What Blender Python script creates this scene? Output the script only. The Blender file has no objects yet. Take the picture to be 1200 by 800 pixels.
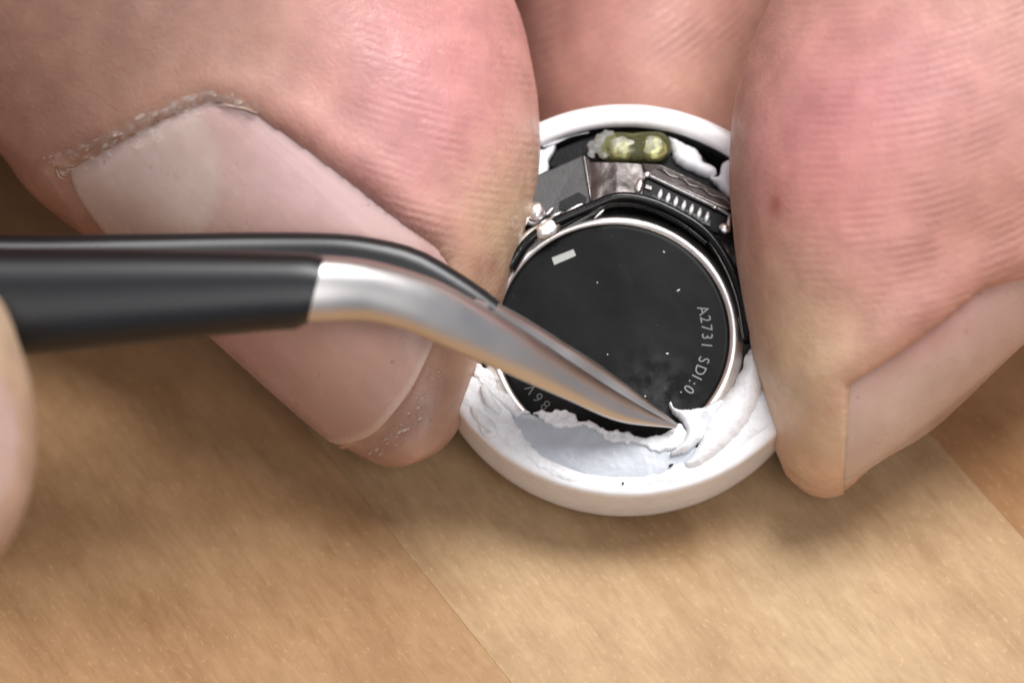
import bpy, bmesh, math, random
import numpy as np
from mathutils import Vector, Matrix, noise
from mathutils.bvhtree import BVHTree
from mathutils.kdtree import KDTree

random.seed(7); np.random.seed(7)
SC = bpy.context.scene
COL = SC.collection

# ------------------------------------------------------------------ camera
MM = 0.001
K = 25.0            # photo pixels per millimetre in the focus plane
D = 250.0           # lens to focus plane, mm
PITCH = math.radians(50)
C0 = np.array([0.0, 0.0, 7.28])          # point of focus, mm above the table top
RT = np.array([1.0, 0.0, 0.0])
UP = np.array([0.0, math.sin(PITCH), math.cos(PITCH)])
BK = np.array([0.0, -math.cos(PITCH), math.sin(PITCH)])   # from the focus point back to the lens

cd = bpy.data.cameras.new('camera')
cam = bpy.data.objects.new('camera', cd); COL.objects.link(cam)
cam.location = Vector((C0 + BK * D) * MM)
cam.rotation_euler = (math.pi / 2 - PITCH, 0, 0)
cd.sensor_width = 36.0
cd.lens = 36.0 * D / (1200 / K)
cd.clip_start = 0.01; cd.clip_end = 10
cd.dof.use_dof = True
cd.dof.focus_distance = (D - 1.5) * MM
cd.dof.aperture_fstop = 27
SC.camera = cam

# ------------------------------------------------------------------ light
world = bpy.data.worlds.new('World'); SC.world = world; world.use_nodes = True
bg = world.node_tree.nodes['Background']
bg.inputs[0].default_value = (0.80, 0.86, 1.0, 1); bg.inputs[1].default_value = 0.34

def area(name, loc, target, size, power, col):
    l = bpy.data.lights.new(name, 'AREA'); l.shape = 'DISK'; l.size = size * MM
    l.energy = power; l.color = col
    o = bpy.data.objects.new(name, l); COL.objects.link(o)
    o.location = Vector(loc) * MM
    d = Vector(target) * MM - o.location
    o.rotation_euler = d.to_track_quat('-Z', 'Y').to_euler()
    return o
area('bench_lamp', (80, 30, 320), (2, 0, 6), 165, 1.14, (1.0, 0.985, 0.985))
area('fill_lamp', (70, -250, 250), (0, 0, 5), 180, 0.32, (1.0, 0.985, 0.98))  # camera-side fill light, added to brighten skin and nails
vs = SC.view_settings
vs.view_transform = 'Standard'; vs.look = 'None'; vs.exposure = 0.12; vs.gamma = 1; vs.use_curve_mapping = False

# ------------------------------------------------------------------ coordinate helpers (mm)
def vw(px, py, w):
    """photo pixel + distance w (mm) in front of the focus plane -> (u, v, w)"""
    px = np.asarray(px, float); py = np.asarray(py, float); w = np.asarray(w, float)
    s = (D - w) / D / K
    return np.stack(np.broadcast_arrays((px - 600) * s, (400 - py) * s, w), -1)
def to_px(p):
    s = (D - p[..., 2]) / D / K
    return p[..., 0] / s + 600, 400 - p[..., 1] / s
def world_mm(p):
    p = np.asarray(p, float)
    return C0 + p[..., :1] * RT + p[..., 1:2] * UP + p[..., 2:3] * BK
def to_view(q):
    q = np.asarray(q, float) - C0
    return np.stack([q @ RT, q @ UP, q @ BK], -1)

def crom(P, n, ease=None):
    """Catmull-Rom through the rows of P, n samples"""
    P = np.asarray(P, float); m = len(P)
    t = np.linspace(0, 1, n) if ease is None else ease
    x = t * (m - 1); i = np.clip(x.astype(int), 0, m - 2); f = (x - i)[:, None]
    Q = np.vstack([2 * P[0] - P[1], P, 2 * P[-1] - P[-2]])
    a, b, c, d = Q[i], Q[i + 1], Q[i + 2], Q[i + 3]
    return 0.5 * (2 * b + (c - a) * f + (2 * a - 5 * b + 4 * c - d) * f ** 2 + (3 * b - a - 3 * c + d) * f ** 3)
def polyres(P, n):
    """resample a polyline by length"""
    P = crom(P, 40 * len(P))
    s = np.concatenate([[0], np.cumsum(np.linalg.norm(np.diff(P, axis=0), axis=1))])
    t = np.linspace(0, s[-1], n)
    return np.stack([np.interp(t, s, P[:, k]) for k in range(P.shape[1])], -1)
def smooth(x, a, b):
    t = np.clip((np.asarray(x, float) - a) / (b - a), 0, 1); return t * t * (3 - 2 * t)

_rs = np.random.RandomState(11)
_G = _rs.rand(64, 64, 64).astype(np.float32)
def vnoise(p, scale, seed=0):
    """smooth 3D value noise 0..1 at points p (n,3), feature size 'scale'"""
    q = np.asarray(p, float) / scale + seed * 7.31 + 1000
    i = np.floor(q).astype(int); f = q - i; f = f * f * (3 - 2 * f)
    r = 0
    for dx in (0, 1):
        for dy in (0, 1):
            for dz in (0, 1):
                g = _G[(i[..., 0] + dx) % 64, (i[..., 1] + dy) % 64, (i[..., 2] + dz) % 64]
                wgt = (f[..., 0] if dx else 1 - f[..., 0]) * (f[..., 1] if dy else 1 - f[..., 1]) * (f[..., 2] if dz else 1 - f[..., 2])
                r = r + g * wgt
    return r
def fbm(p, scale, seed=0, oct=3):
    a = 0; amp = 1; tot = 0
    for k in range(oct):
        a = a + amp * vnoise(p, scale / 2 ** k, seed + k); tot += amp; amp *= 0.5
    return a / tot

def poly_sd(x, y, poly):
    """signed distance to polygon, positive inside"""
    P = np.asarray(poly, float); Q = np.roll(P, -1, 0)
    x = np.asarray(x, float); y = np.asarray(y, float)
    best = np.full(x.shape, 1e9); ins = np.zeros(x.shape, bool)
    for (ax, ay), (bx, by) in zip(P, Q):
        ex, ey = bx - ax, by - ay; L = ex * ex + ey * ey + 1e-12
        t = np.clip(((x - ax) * ex + (y - ay) * ey) / L, 0, 1)
        best = np.minimum(best, (x - ax - t * ex) ** 2 + (y - ay - t * ey) ** 2)
        c = ((ay > y) != (by > y))
        with np.errstate(divide='ignore', invalid='ignore'):
            xi = ex * (y - ay) / (by - ay if by != ay else 1e-9) + ax
        ins ^= c & (x < xi)
    d = np.sqrt(best)
    return np.where(ins, d, -d)

# ------------------------------------------------------------------ object helpers
def mesh_obj(name, verts_world_mm, faces, mat, parent=None, smooth_sh=True, colors=None, attrs=None, sharp=None):
    me = bpy.data.meshes.new(name)
    me.from_pydata((np.asarray(verts_world_mm, float) * MM).tolist(), [], [tuple(int(i) for i in f) for f in faces])
    me.update()
    bm = bmesh.new(); bm.from_mesh(me)
    bmesh.ops.recalc_face_normals(bm, faces=bm.faces); bm.to_mesh(me); bm.free()
    if smooth_sh: me.polygons.foreach_set('use_smooth', [True] * len(me.polygons))
    if colors is not None:
        a = me.color_attributes.new('Col', 'FLOAT_COLOR', 'POINT')
        c = np.ones((len(me.vertices), 4), np.float32); c[:, :3] = colors
        a.data.foreach_set('color', c.ravel())
    for k, v in (attrs or {}).items():
        a = me.attributes.new(k, 'FLOAT', 'POINT'); a.data.foreach_set('value', np.asarray(v, np.float32))
    if sharp is not None: me.set_sharp_from_angle(angle=math.radians(sharp))
    me.materials.append(mat)
    o = bpy.data.objects.new(name, me); COL.objects.link(o)
    if parent is not None: attach(o, parent)
    return o
def attach(o, parent):
    o.parent = parent
    o.matrix_parent_inverse = Matrix.Translation(-parent.location)   # every part keeps its own world place
def tag(o, label, cat, group=None):
    o['label'] = label; o['category'] = cat
    if group: o['group'] = group
    return o
def empty(name, loc_mm):
    o = bpy.data.objects.new(name, None); COL.objects.link(o)
    o.location = Vector(loc_mm) * MM; o.empty_display_size = 0.005
    return o
def grid_faces(n, m, closed=False):
    F = []
    mm = m if closed else m - 1
    for i in range(n - 1):
        for j in range(mm):
            k = (j + 1) % m
            F.append((i * m + j, i * m + k, (i + 1) * m + k, (i + 1) * m + j))
    return F

# ------------------------------------------------------------------ materials
def mat(name, base=(0.5, 0.5, 0.5), rough=0.5, metal=0.0, **kw):
    m = bpy.data.materials.new(name); m.use_nodes = True
    b = m.node_tree.nodes['Principled BSDF']
    b.inputs['Base Color'].default_value = (*base, 1)
    b.inputs['Roughness'].default_value = rough
    b.inputs['Metallic'].default_value = metal
    for k, v in kw.items():
        b.inputs[k.replace('_', ' ')].default_value = v
    return m, m.node_tree.nodes, m.node_tree.links, b
def N(nodes, typ, **kw):
    n = nodes.new(typ)
    for k, v in kw.items():
        if hasattr(n, k): setattr(n, k, v)
        else: n.inputs[k].default_value = v
    return n
def ramp(nodes, stops):
    r = nodes.new('ShaderNodeValToRGB'); e = r.color_ramp.elements
    while len(e) < len(stops): e.new(0.5)
    for q, (p, c) in zip(e, stops):
        q.position = p; q.color = c if len(c) == 4 else (*c, 1)
    return r
def geo_coord(nodes, links, scale=(1000, 1000, 1000), rot=(0, 0, 0)):
    """object coordinates in millimetres"""
    t = nodes.new('ShaderNodeTexCoord'); mp = nodes.new('ShaderNodeMapping')
    mp.inputs['Scale'].default_value = scale; mp.inputs['Rotation'].default_value = rot
    links.new(t.outputs['Object'], mp.inputs[0]); return mp
def noise_bump(m, nodes, links, b, scale, strength, dist, detail=4, coord=None, prev=None):
    c = coord or geo_coord(nodes, links)
    n = N(nodes, 'ShaderNodeTexNoise'); n.inputs['Scale'].default_value = scale; n.inputs['Detail'].default_value = detail
    links.new(c.outputs[0], n.inputs[0])
    bp = nodes.new('ShaderNodeBump'); bp.inputs['Strength'].default_value = strength; bp.inputs['Distance'].default_value = dist * MM
    links.new(n.outputs['Fac'], bp.inputs['Height'])
    if prev is not None: links.new(prev.outputs[0], bp.inputs['Normal'])
    links.new(bp.outputs[0], b.inputs['Normal'])
    return bp

def skin_material(name):
    m, n, l, b = mat(name, rough=0.47)
    b.inputs['Specular IOR Level'].default_value = 0.52
    b.inputs['Subsurface Weight'].default_value = 0.40
    b.inputs['Subsurface Radius'].default_value = (1.0, 0.36, 0.22)
    b.inputs['Subsurface Scale'].default_value = 1.3 * MM
    at = N(n, 'ShaderNodeAttribute', attribute_name='Col')
    c = geo_coord(n, l)
    # mottling
    n1 = N(n, 'ShaderNodeTexNoise'); n1.inputs['Scale'].default_value = 0.55; n1.inputs['Detail'].default_value = 5; n1.inputs['Roughness'].default_value = 0.6
    l.new(c.outputs[0], n1.inputs[0])
    r1 = ramp(n, [(0.3, (0.86, 0.80, 0.78)), (0.7, (1.12, 1.10, 1.06))]); l.new(n1.outputs['Fac'], r1.inputs[0])
    mx = N(n, 'ShaderNodeMix', data_type='RGBA', blend_type='MULTIPLY'); mx.inputs[0].default_value = 1
    l.new(at.outputs['Color'], mx.inputs[6]); l.new(r1.outputs[0], mx.inputs[7])
    # pale dry flecks and small dark pores
    n2 = N(n, 'ShaderNodeTexNoise'); n2.inputs['Scale'].default_value = 3.2; n2.inputs['Detail'].default_value = 3
    l.new(c.outputs[0], n2.inputs[0])
    r2 = ramp(n, [(0.70, (0, 0, 0)), (0.80, (0.35, 0.35, 0.35))]); l.new(n2.outputs['Fac'], r2.inputs[0])
    mx2 = N(n, 'ShaderNodeMix', data_type='RGBA', blend_type='MIX')
    l.new(r2.outputs[0], mx2.inputs[0]); l.new(mx.outputs[2], mx2.inputs[6]); mx2.inputs[7].default_value = (0.66, 0.50, 0.42, 1)
    vo = N(n, 'ShaderNodeTexVoronoi'); vo.inputs['Scale'].default_value = 0.42
    l.new(c.outputs[0], vo.inputs[0])
    r3 = ramp(n, [(0.05, (0.62, 0.5, 0.48)), (0.085, (1, 1, 1))]); l.new(vo.outputs['Distance'], r3.inputs[0])
    mx3 = N(n, 'ShaderNodeMix', data_type='RGBA', blend_type='MULTIPLY'); mx3.inputs[0].default_value = 0.22
    l.new(mx2.outputs[2], mx3.inputs[6]); l.new(r3.outputs[0], mx3.inputs[7])
    # friction ridges: sin(phase), weighted
    ph = N(n, 'ShaderNodeAttribute', attribute_name='ridge'); rw = N(n, 'ShaderNodeAttribute', attribute_name='ridge_w')
    nz = N(n, 'ShaderNodeTexNoise'); nz.inputs['Scale'].default_value = 1.1; nz.inputs['Detail'].default_value = 2; l.new(c.outputs[0], nz.inputs[0])
    ad = N(n, 'ShaderNodeMath', operation='MULTIPLY_ADD'); l.new(nz.outputs['Fac'], ad.inputs[0]); ad.inputs[1].default_value = 3.2; l.new(ph.outputs['Fac'], ad.inputs[2])
    sn = N(n, 'ShaderNodeMath', operation='SINE'); l.new(ad.outputs[0], sn.inputs[0])
    nb = N(n, 'ShaderNodeTexNoise'); nb.inputs['Scale'].default_value = 0.35; l.new(c.outputs[0], nb.inputs[0])
    nb.inputs['Scale'].default_value = 0.6; nb.inputs['Detail'].default_value = 4; rb = ramp(n, [(0.40, (0.05, 0.05, 0.05)), (0.60, (1, 1, 1))]); l.new(nb.outputs['Fac'], rb.inputs[0])
    m0 = N(n, 'ShaderNodeMath', operation='MULTIPLY'); l.new(rw.outputs['Fac'], m0.inputs[0]); l.new(rb.outputs[0], m0.inputs[1])
    ml = N(n, 'ShaderNodeMath', operation='MULTIPLY'); l.new(sn.outputs[0], ml.inputs[0]); l.new(m0.outputs[0], ml.inputs[1])
    bp = N(n, 'ShaderNodeBump'); bp.inputs['Strength'].default_value = 0.55; bp.inputs['Distance'].default_value = 0.020 * MM
    l.new(ml.outputs[0], bp.inputs['Height'])
    rc = N(n, 'ShaderNodeMapRange'); rc.inputs['From Min'].default_value = -1; rc.inputs['From Max'].default_value = 1; rc.inputs['To Min'].default_value = 0.975; rc.inputs['To Max'].default_value = 1.025
    l.new(ml.outputs[0], rc.inputs[0])
    mx4 = N(n, 'ShaderNodeMix', data_type='RGBA', blend_type='MULTIPLY'); mx4.inputs[0].default_value = 1
    l.new(mx3.outputs[2], mx4.inputs[6]); l.new(rc.outputs[0], mx4.inputs[7]); l.new(mx4.outputs[2], b.inputs['Base Color'])
    # fine skin cells
    wz = N(n, 'ShaderNodeTexNoise'); wz.inputs['Scale'].default_value = 1.4; wz.inputs['Detail'].default_value = 3; l.new(c.outputs[0], wz.inputs[0])
    va = N(n, 'ShaderNodeVectorMath', operation='MULTIPLY_ADD'); l.new(wz.outputs['Color'], va.inputs[0]); va.inputs[1].default_value = (0.8, 0.8, 0.8); l.new(c.outputs[0], va.inputs[2])
    vc = N(n, 'ShaderNodeTexVoronoi', feature='DISTANCE_TO_EDGE'); vc.inputs['Scale'].default_value = 2.3; l.new(va.outputs[0], vc.inputs[0])
    rv = ramp(n, [(0.0, (0, 0, 0)), (0.16, (1, 1, 1))]); l.new(vc.outputs['Distance'], rv.inputs[0])
    bc_ = N(n, 'ShaderNodeBump'); bc_.inputs['Strength'].default_value = 0.22; bc_.inputs['Distance'].default_value = 0.02 * MM
    l.new(rv.outputs[0], bc_.inputs['Height']); l.new(bp.outputs[0], bc_.inputs['Normal'])
    b2 = noise_bump(m, n, l, b, 5.0, 0.75, 0.05, 6, c, bc_)
    # roughness variation: oily
    nr = N(n, 'ShaderNodeTexNoise'); nr.inputs['Scale'].default_value = 1.6; nr.inputs['Detail'].default_value = 4; l.new(c.outputs[0], nr.inputs[0])
    rr = ramp(n, [(0.3, (0.33, 0.33, 0.33)), (0.7, (0.54, 0.54, 0.54))]); l.new(nr.outputs['Fac'], rr.inputs[0]); l.new(rr.outputs[0], b.inputs['Roughness'])
    return m
M_SKIN = skin_material('skin')

def nail_material():
    m, n, l, b = mat('fingernail', rough=0.30)
    b.inputs['Specular IOR Level'].default_value = 0.5
    b.inputs['Subsurface Weight'].default_value = 0.22
    b.inputs['Subsurface Radius'].default_value = (1.0, 0.45, 0.35); b.inputs['Subsurface Scale'].default_value = 0.9 * MM
    at = N(n, 'ShaderNodeAttribute', attribute_name='Col')
    al = N(n, 'ShaderNodeAttribute', attribute_name='across'); ln = N(n, 'ShaderNodeAttribute', attribute_name='along')
    cb = N(n, 'ShaderNodeCombineXYZ'); l.new(al.outputs['Fac'], cb.inputs[0]); l.new(ln.outputs['Fac'], cb.inputs[1])
    mp = N(n, 'ShaderNodeMapping'); mp.inputs['Scale'].default_value = (16, 1.0, 1); l.new(cb.outputs[0], mp.inputs[0])
    nz = N(n, 'ShaderNodeTexNoise'); nz.inputs['Scale'].default_value = 1.0; nz.inputs['Detail'].default_value = 4; l.new(mp.outputs[0], nz.inputs[0])
    r = ramp(n, [(0.3, (0.97, 0.965, 0.965)), (0.7, (1.02, 1.02, 1.02))]); l.new(nz.outputs['Fac'], r.inputs[0])
    mx = N(n, 'ShaderNodeMix', data_type='RGBA', blend_type='MULTIPLY'); mx.inputs[0].default_value = 1
    l.new(at.outputs['Color'], mx.inputs[6]); l.new(r.outputs[0], mx.inputs[7]); l.new(mx.outputs[2], b.inputs['Base Color'])
    c = geo_coord(n, l)
    n2 = N(n, 'ShaderNodeTexNoise'); n2.inputs['Scale'].default_value = 0.38; n2.inputs['Detail'].default_value = 6; n2.inputs['Roughness'].default_value = 0.6; l.new(c.outputs[0], n2.inputs[0])
    r2 = ramp(n, [(0.3, (0.90, 0.85, 0.83)), (0.7, (1.06, 1.06, 1.06))]); l.new(n2.outputs['Fac'], r2.inputs[0])
    m2 = N(n, 'ShaderNodeMix', data_type='RGBA', blend_type='MULTIPLY'); m2.inputs[0].default_value = 1
    l.new(mx.outputs[2], m2.inputs[6]); l.new(r2.outputs[0], m2.inputs[7])
    n3 = N(n, 'ShaderNodeTexNoise'); n3.inputs['Scale'].default_value = 2.2; n3.inputs['Detail'].default_value = 3; l.new(c.outputs[0], n3.inputs[0])
    r3 = ramp(n, [(0.24, (0.72, 0.62, 0.58)), (0.31, (1, 1, 1))]); l.new(n3.outputs['Fac'], r3.inputs[0])
    m3 = N(n, 'ShaderNodeMix', data_type='RGBA', blend_type='MULTIPLY'); m3.inputs[0].default_value = 1
    l.new(m2.outputs[2], m3.inputs[6]); l.new(r3.outputs[0], m3.inputs[7]); l.new(m3.outputs[2], b.inputs['Base Color'])
    rr = ramp(n, [(0.3, (0.18,) * 3), (0.7, (0.34,) * 3)]); l.new(n2.outputs['Fac'], rr.inputs[0]); l.new(rr.outputs[0], b.inputs['Roughness'])
    bp = N(n, 'ShaderNodeBump'); bp.inputs['Strength'].default_value = 0.45; bp.inputs['Distance'].default_value = 0.04 * MM
    l.new(nz.outputs['Fac'], bp.inputs['Height'])
    noise_bump(m, n, l, b, 3.5, 0.25, 0.03, 5, None, bp)
    return m
M_NAIL = nail_material()

def flake_material():
    m, n, l, b = mat('dry_skin', (0.72, 0.54, 0.45), 0.35)
    b.inputs['Subsurface Weight'].default_value = 0.25; b.inputs['Subsurface Scale'].default_value = 0.4 * MM
    noise_bump(m, n, l, b, 6, 0.6, 0.08)
    return m
M_FLAKE = flake_material()
def film_material():
    m, n, l, b = mat('torn_cuticle', (0.90, 0.75, 0.68), 0.30)
    c = geo_coord(n, l)
    nz = N(n, 'ShaderNodeTexNoise'); nz.inputs['Scale'].default_value = 1.7; nz.inputs['Detail'].default_value = 5; nz.inputs['Roughness'].default_value = 0.7; l.new(c.outputs[0], nz.inputs[0])
    r = ramp(n, [(0.47, (0.02,) * 3), (0.68, (0.72,) * 3)]); l.new(nz.outputs['Fac'], r.inputs[0]); l.new(r.outputs[0], b.inputs['Alpha'])
    noise_bump(m, n, l, b, 4, 0.7, 0.06, 5, c)
    return m
M_FILM = film_material()

def plastic_white(name, base=(0.80, 0.79, 0.79), rough=0.42, bump=0.12, sss=0.12):
    m, n, l, b = mat(name, base, rough)
    b.inputs['Subsurface Weight'].default_value = sss; b.inputs['Subsurface Scale'].default_value = 0.6 * MM
    b.inputs['Subsurface Radius'].default_value = (1, 0.9, 0.85)
    c = geo_coord(n, l)
    nz = N(n, 'ShaderNodeTexNoise'); nz.inputs['Scale'].default_value = 1.2; nz.inputs['Detail'].default_value = 6; nz.inputs['Roughness'].default_value = 0.65
    l.new(c.outputs[0], nz.inputs[0])
    r = ramp(n, [(0.25, tuple(x * 0.86 for x in base)), (0.6, base)]); l.new(nz.outputs['Fac'], r.inputs[0])
    l.new(r.outputs[0], b.inputs['Base Color'])
    noise_bump(m, n, l, b, 4.0, bump, 0.12, 6, c)
    return m
M_SHELL = plastic_white('white_plastic', (0.87, 0.855, 0.85), 0.34, 0.06)
M_GLUE = plastic_white('white_glue', (0.88, 0.88, 0.885), 0.5, 0.6, 0.2)
M_GLUE2 = plastic_white('soft_white_glue', (0.87, 0.87, 0.90), 0.45, 0.2, 0.3)
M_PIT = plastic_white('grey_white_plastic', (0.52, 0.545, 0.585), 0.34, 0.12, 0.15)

def black_face():
    m, n, l, b = mat('black_label', (0.012, 0.012, 0.0125), 0.22)
    b.inputs['Specular IOR Level'].default_value = 0.06
    c = geo_coord(n, l)
    nz = N(n, 'ShaderNodeTexNoise'); nz.inputs['Scale'].default_value = 0.35; nz.inputs['Detail'].default_value = 5; l.new(c.outputs[0], nz.inputs[0])
    r = ramp(n, [(0.35, (0.006, 0.006, 0.006)), (0.75, (0.014, 0.014, 0.0135))]); l.new(nz.outputs['Fac'], r.inputs[0])
    # dust specks and a smear of glue residue
    vo = N(n, 'ShaderNodeTexVoronoi'); vo.inputs['Scale'].default_value = 1.5; vo.inputs['Randomness'].default_value = 1; l.new(c.outputs[0], vo.inputs[0])
    rv = ramp(n, [(0.045, (1, 1, 1)), (0.075, (0, 0, 0))]); l.new(vo.outputs['Distance'], rv.inputs[0])
    wn = N(n, 'ShaderNodeMath', operation='GREATER_THAN'); l.new(vo.outputs['Color'], wn.inputs[0]); wn.inputs[1].default_value = 0.55
    mu = N(n, 'ShaderNodeMath', operation='MULTIPLY'); l.new(rv.outputs[0], mu.inputs[0]); l.new(wn.outputs[0], mu.inputs[1])
    mu2 = N(n, 'ShaderNodeMath', operation='MULTIPLY'); l.new(mu.outputs[0], mu2.inputs[0]); mu2.inputs[1].default_value = 0.08
    mx = N(n, 'ShaderNodeMix', data_type='RGBA'); l.new(mu2.outputs[0], mx.inputs[0]); l.new(r.outputs[0], mx.inputs[6]); mx.inputs[7].default_value = (0.5, 0.5, 0.48, 1)
    sm = N(n, 'ShaderNodeAttribute', attribute_name='smear')
    n3 = N(n, 'ShaderNodeTexNoise'); n3.inputs['Scale'].default_value = 1.4; n3.inputs['Detail'].default_value = 4; l.new(c.outputs[0], n3.inputs[0])
    r4 = ramp(n, [(0.40, (0, 0, 0)), (0.75, (0.11, 0.11, 0.11))]); l.new(n3.outputs['Fac'], r4.inputs[0])
    m4 = N(n, 'ShaderNodeMath', operation='MULTIPLY'); l.new(sm.outputs['Fac'], m4.inputs[0]); l.new(r4.outputs[0], m4.inputs[1])
    mx2 = N(n, 'ShaderNodeMix', data_type='RGBA'); l.new(m4.outputs[0], mx2.inputs[0]); l.new(mx.outputs[2], mx2.inputs[6]); mx2.inputs[7].default_value = (0.45, 0.46, 0.48, 1)
    l.new(mx2.outputs[2], b.inputs['Base Color'])
    noise_bump(m, n, l, b, 1.2, 0.15, 0.03, 5, c)
    return m
M_FACE = black_face()

def metal(name, base, rough, bump=0.15, nscale=2.5, detail=6):
    m, n, l, b = mat(name, base, rough, 1.0)
    c = geo_coord(n, l)
    nz = N(n, 'ShaderNodeTexNoise'); nz.inputs['Scale'].default_value = nscale; nz.inputs['Detail'].default_value = detail; l.new(c.outputs[0], nz.inputs[0])
    r = ramp(n, [(0.3, (rough * 0.88,) * 3), (0.7, (rough * 1.15,) * 3)]); l.new(nz.outputs['Fac'], r.inputs[0]); l.new(r.outputs[0], b.inputs['Roughness'])
    r2 = ramp(n, [(0.3, tuple(x * 0.95 for x in base)), (0.65, base)]); l.new(nz.outputs['Fac'], r2.inputs[0]); l.new(r2.outputs[0], b.inputs['Base Color'])
    noise_bump(m, n, l, b, 9, bump, 0.02, 5, c)
    return m
M_RING = metal('nickel_can', (0.84, 0.78, 0.73), 0.36)
M_STEEL = metal('tweezer_steel', (0.66, 0.63, 0.60), 0.34, 0.0, 0.35, 2)
M_SOLDER = metal('solder', (0.93, 0.92, 0.90), 0.36, 0.5)
M_PIN = metal('tinned_pin', (0.94, 0.94, 0.93), 0.42); M_PIN.node_tree.nodes['Principled BSDF'].inputs['Metallic'].default_value = 0.45

def dark(name, base, rough, bump=0.25, spec=0.3, var=1.0):
    m, n, l, b = mat(name, base, rough)
    b.inputs['Specular IOR Level'].default_value = spec
    c = geo_coord(n, l)
    nz = N(n, 'ShaderNodeTexNoise'); nz.inputs['Scale'].default_value = 1.5; nz.inputs['Detail'].default_value = 6; l.new(c.outputs[0], nz.inputs[0])
    r = ramp(n, [(0.3, tuple(x * (1 - 0.4 * var) for x in base)), (0.75, tuple(x * (1 + 0.4 * var) for x in base))]); l.new(nz.outputs['Fac'], r.inputs[0]); l.new(r.outputs[0], b.inputs['Base Color'])
    noise_bump(m, n, l, b, 5, bump, 0.05, 5, c)
    return m
M_SLEEVE = dark('black_coating', (0.007, 0.007, 0.008), 0.32, 0.05, 0.5, 0.3)
M_CHIP = dark('black_chip', (0.026, 0.022, 0.022), 0.40, 0.2, 0.3)
M_FLEX = metal('grey_flex', (0.15, 0.135, 0.13), 0.42, 0.7)
M_FRAME = dark('gloss_black_frame', (0.008, 0.008, 0.008), 0.22, 0.2)
M_CAV = dark('black_cavity', (0.010, 0.0095, 0.010), 0.5, 0.5, 0.12)
M_CONN = dark('black_connector', (0.007, 0.0065, 0.0065), 0.4, 0.2, 0.1)
M_CONN2 = metal('grey_connector_lid', (0.21, 0.195, 0.19), 0.34, 0.8)
M_PRINT, *_ = mat('grey_print', (0.24, 0.24, 0.235), 0.6)
M_PRINT2, *_ = mat('dim_grey_print', (0.06, 0.06, 0.058), 0.6)
M_MARK, *_ = mat('pale_grey_print', (0.36, 0.36, 0.34), 0.5)
M_DUST, *_ = mat('white_dust', (0.75, 0.75, 0.73), 0.7)

def resin():
    m, n, l, b = mat('yellow_green_resin', (0.86, 0.85, 0.36), 0.06)
    b.inputs['Transmission Weight'].default_value = 0.92; b.inputs['IOR'].default_value = 1.45
    noise_bump(m, n, l, b, 2.2, 0.15, 0.06)
    return m
M_RESIN = resin()
def clear_glue():
    m, n, l, b = mat('clear_glue', (0.86, 0.87, 0.84), 0.18)
    b.inputs['Transmission Weight'].default_value = 0.8; b.inputs['IOR'].default_value = 1.45
    noise_bump(m, n, l, b, 4, 0.9, 0.15, 6)
    return m
M_CLEAR = clear_glue()

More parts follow.
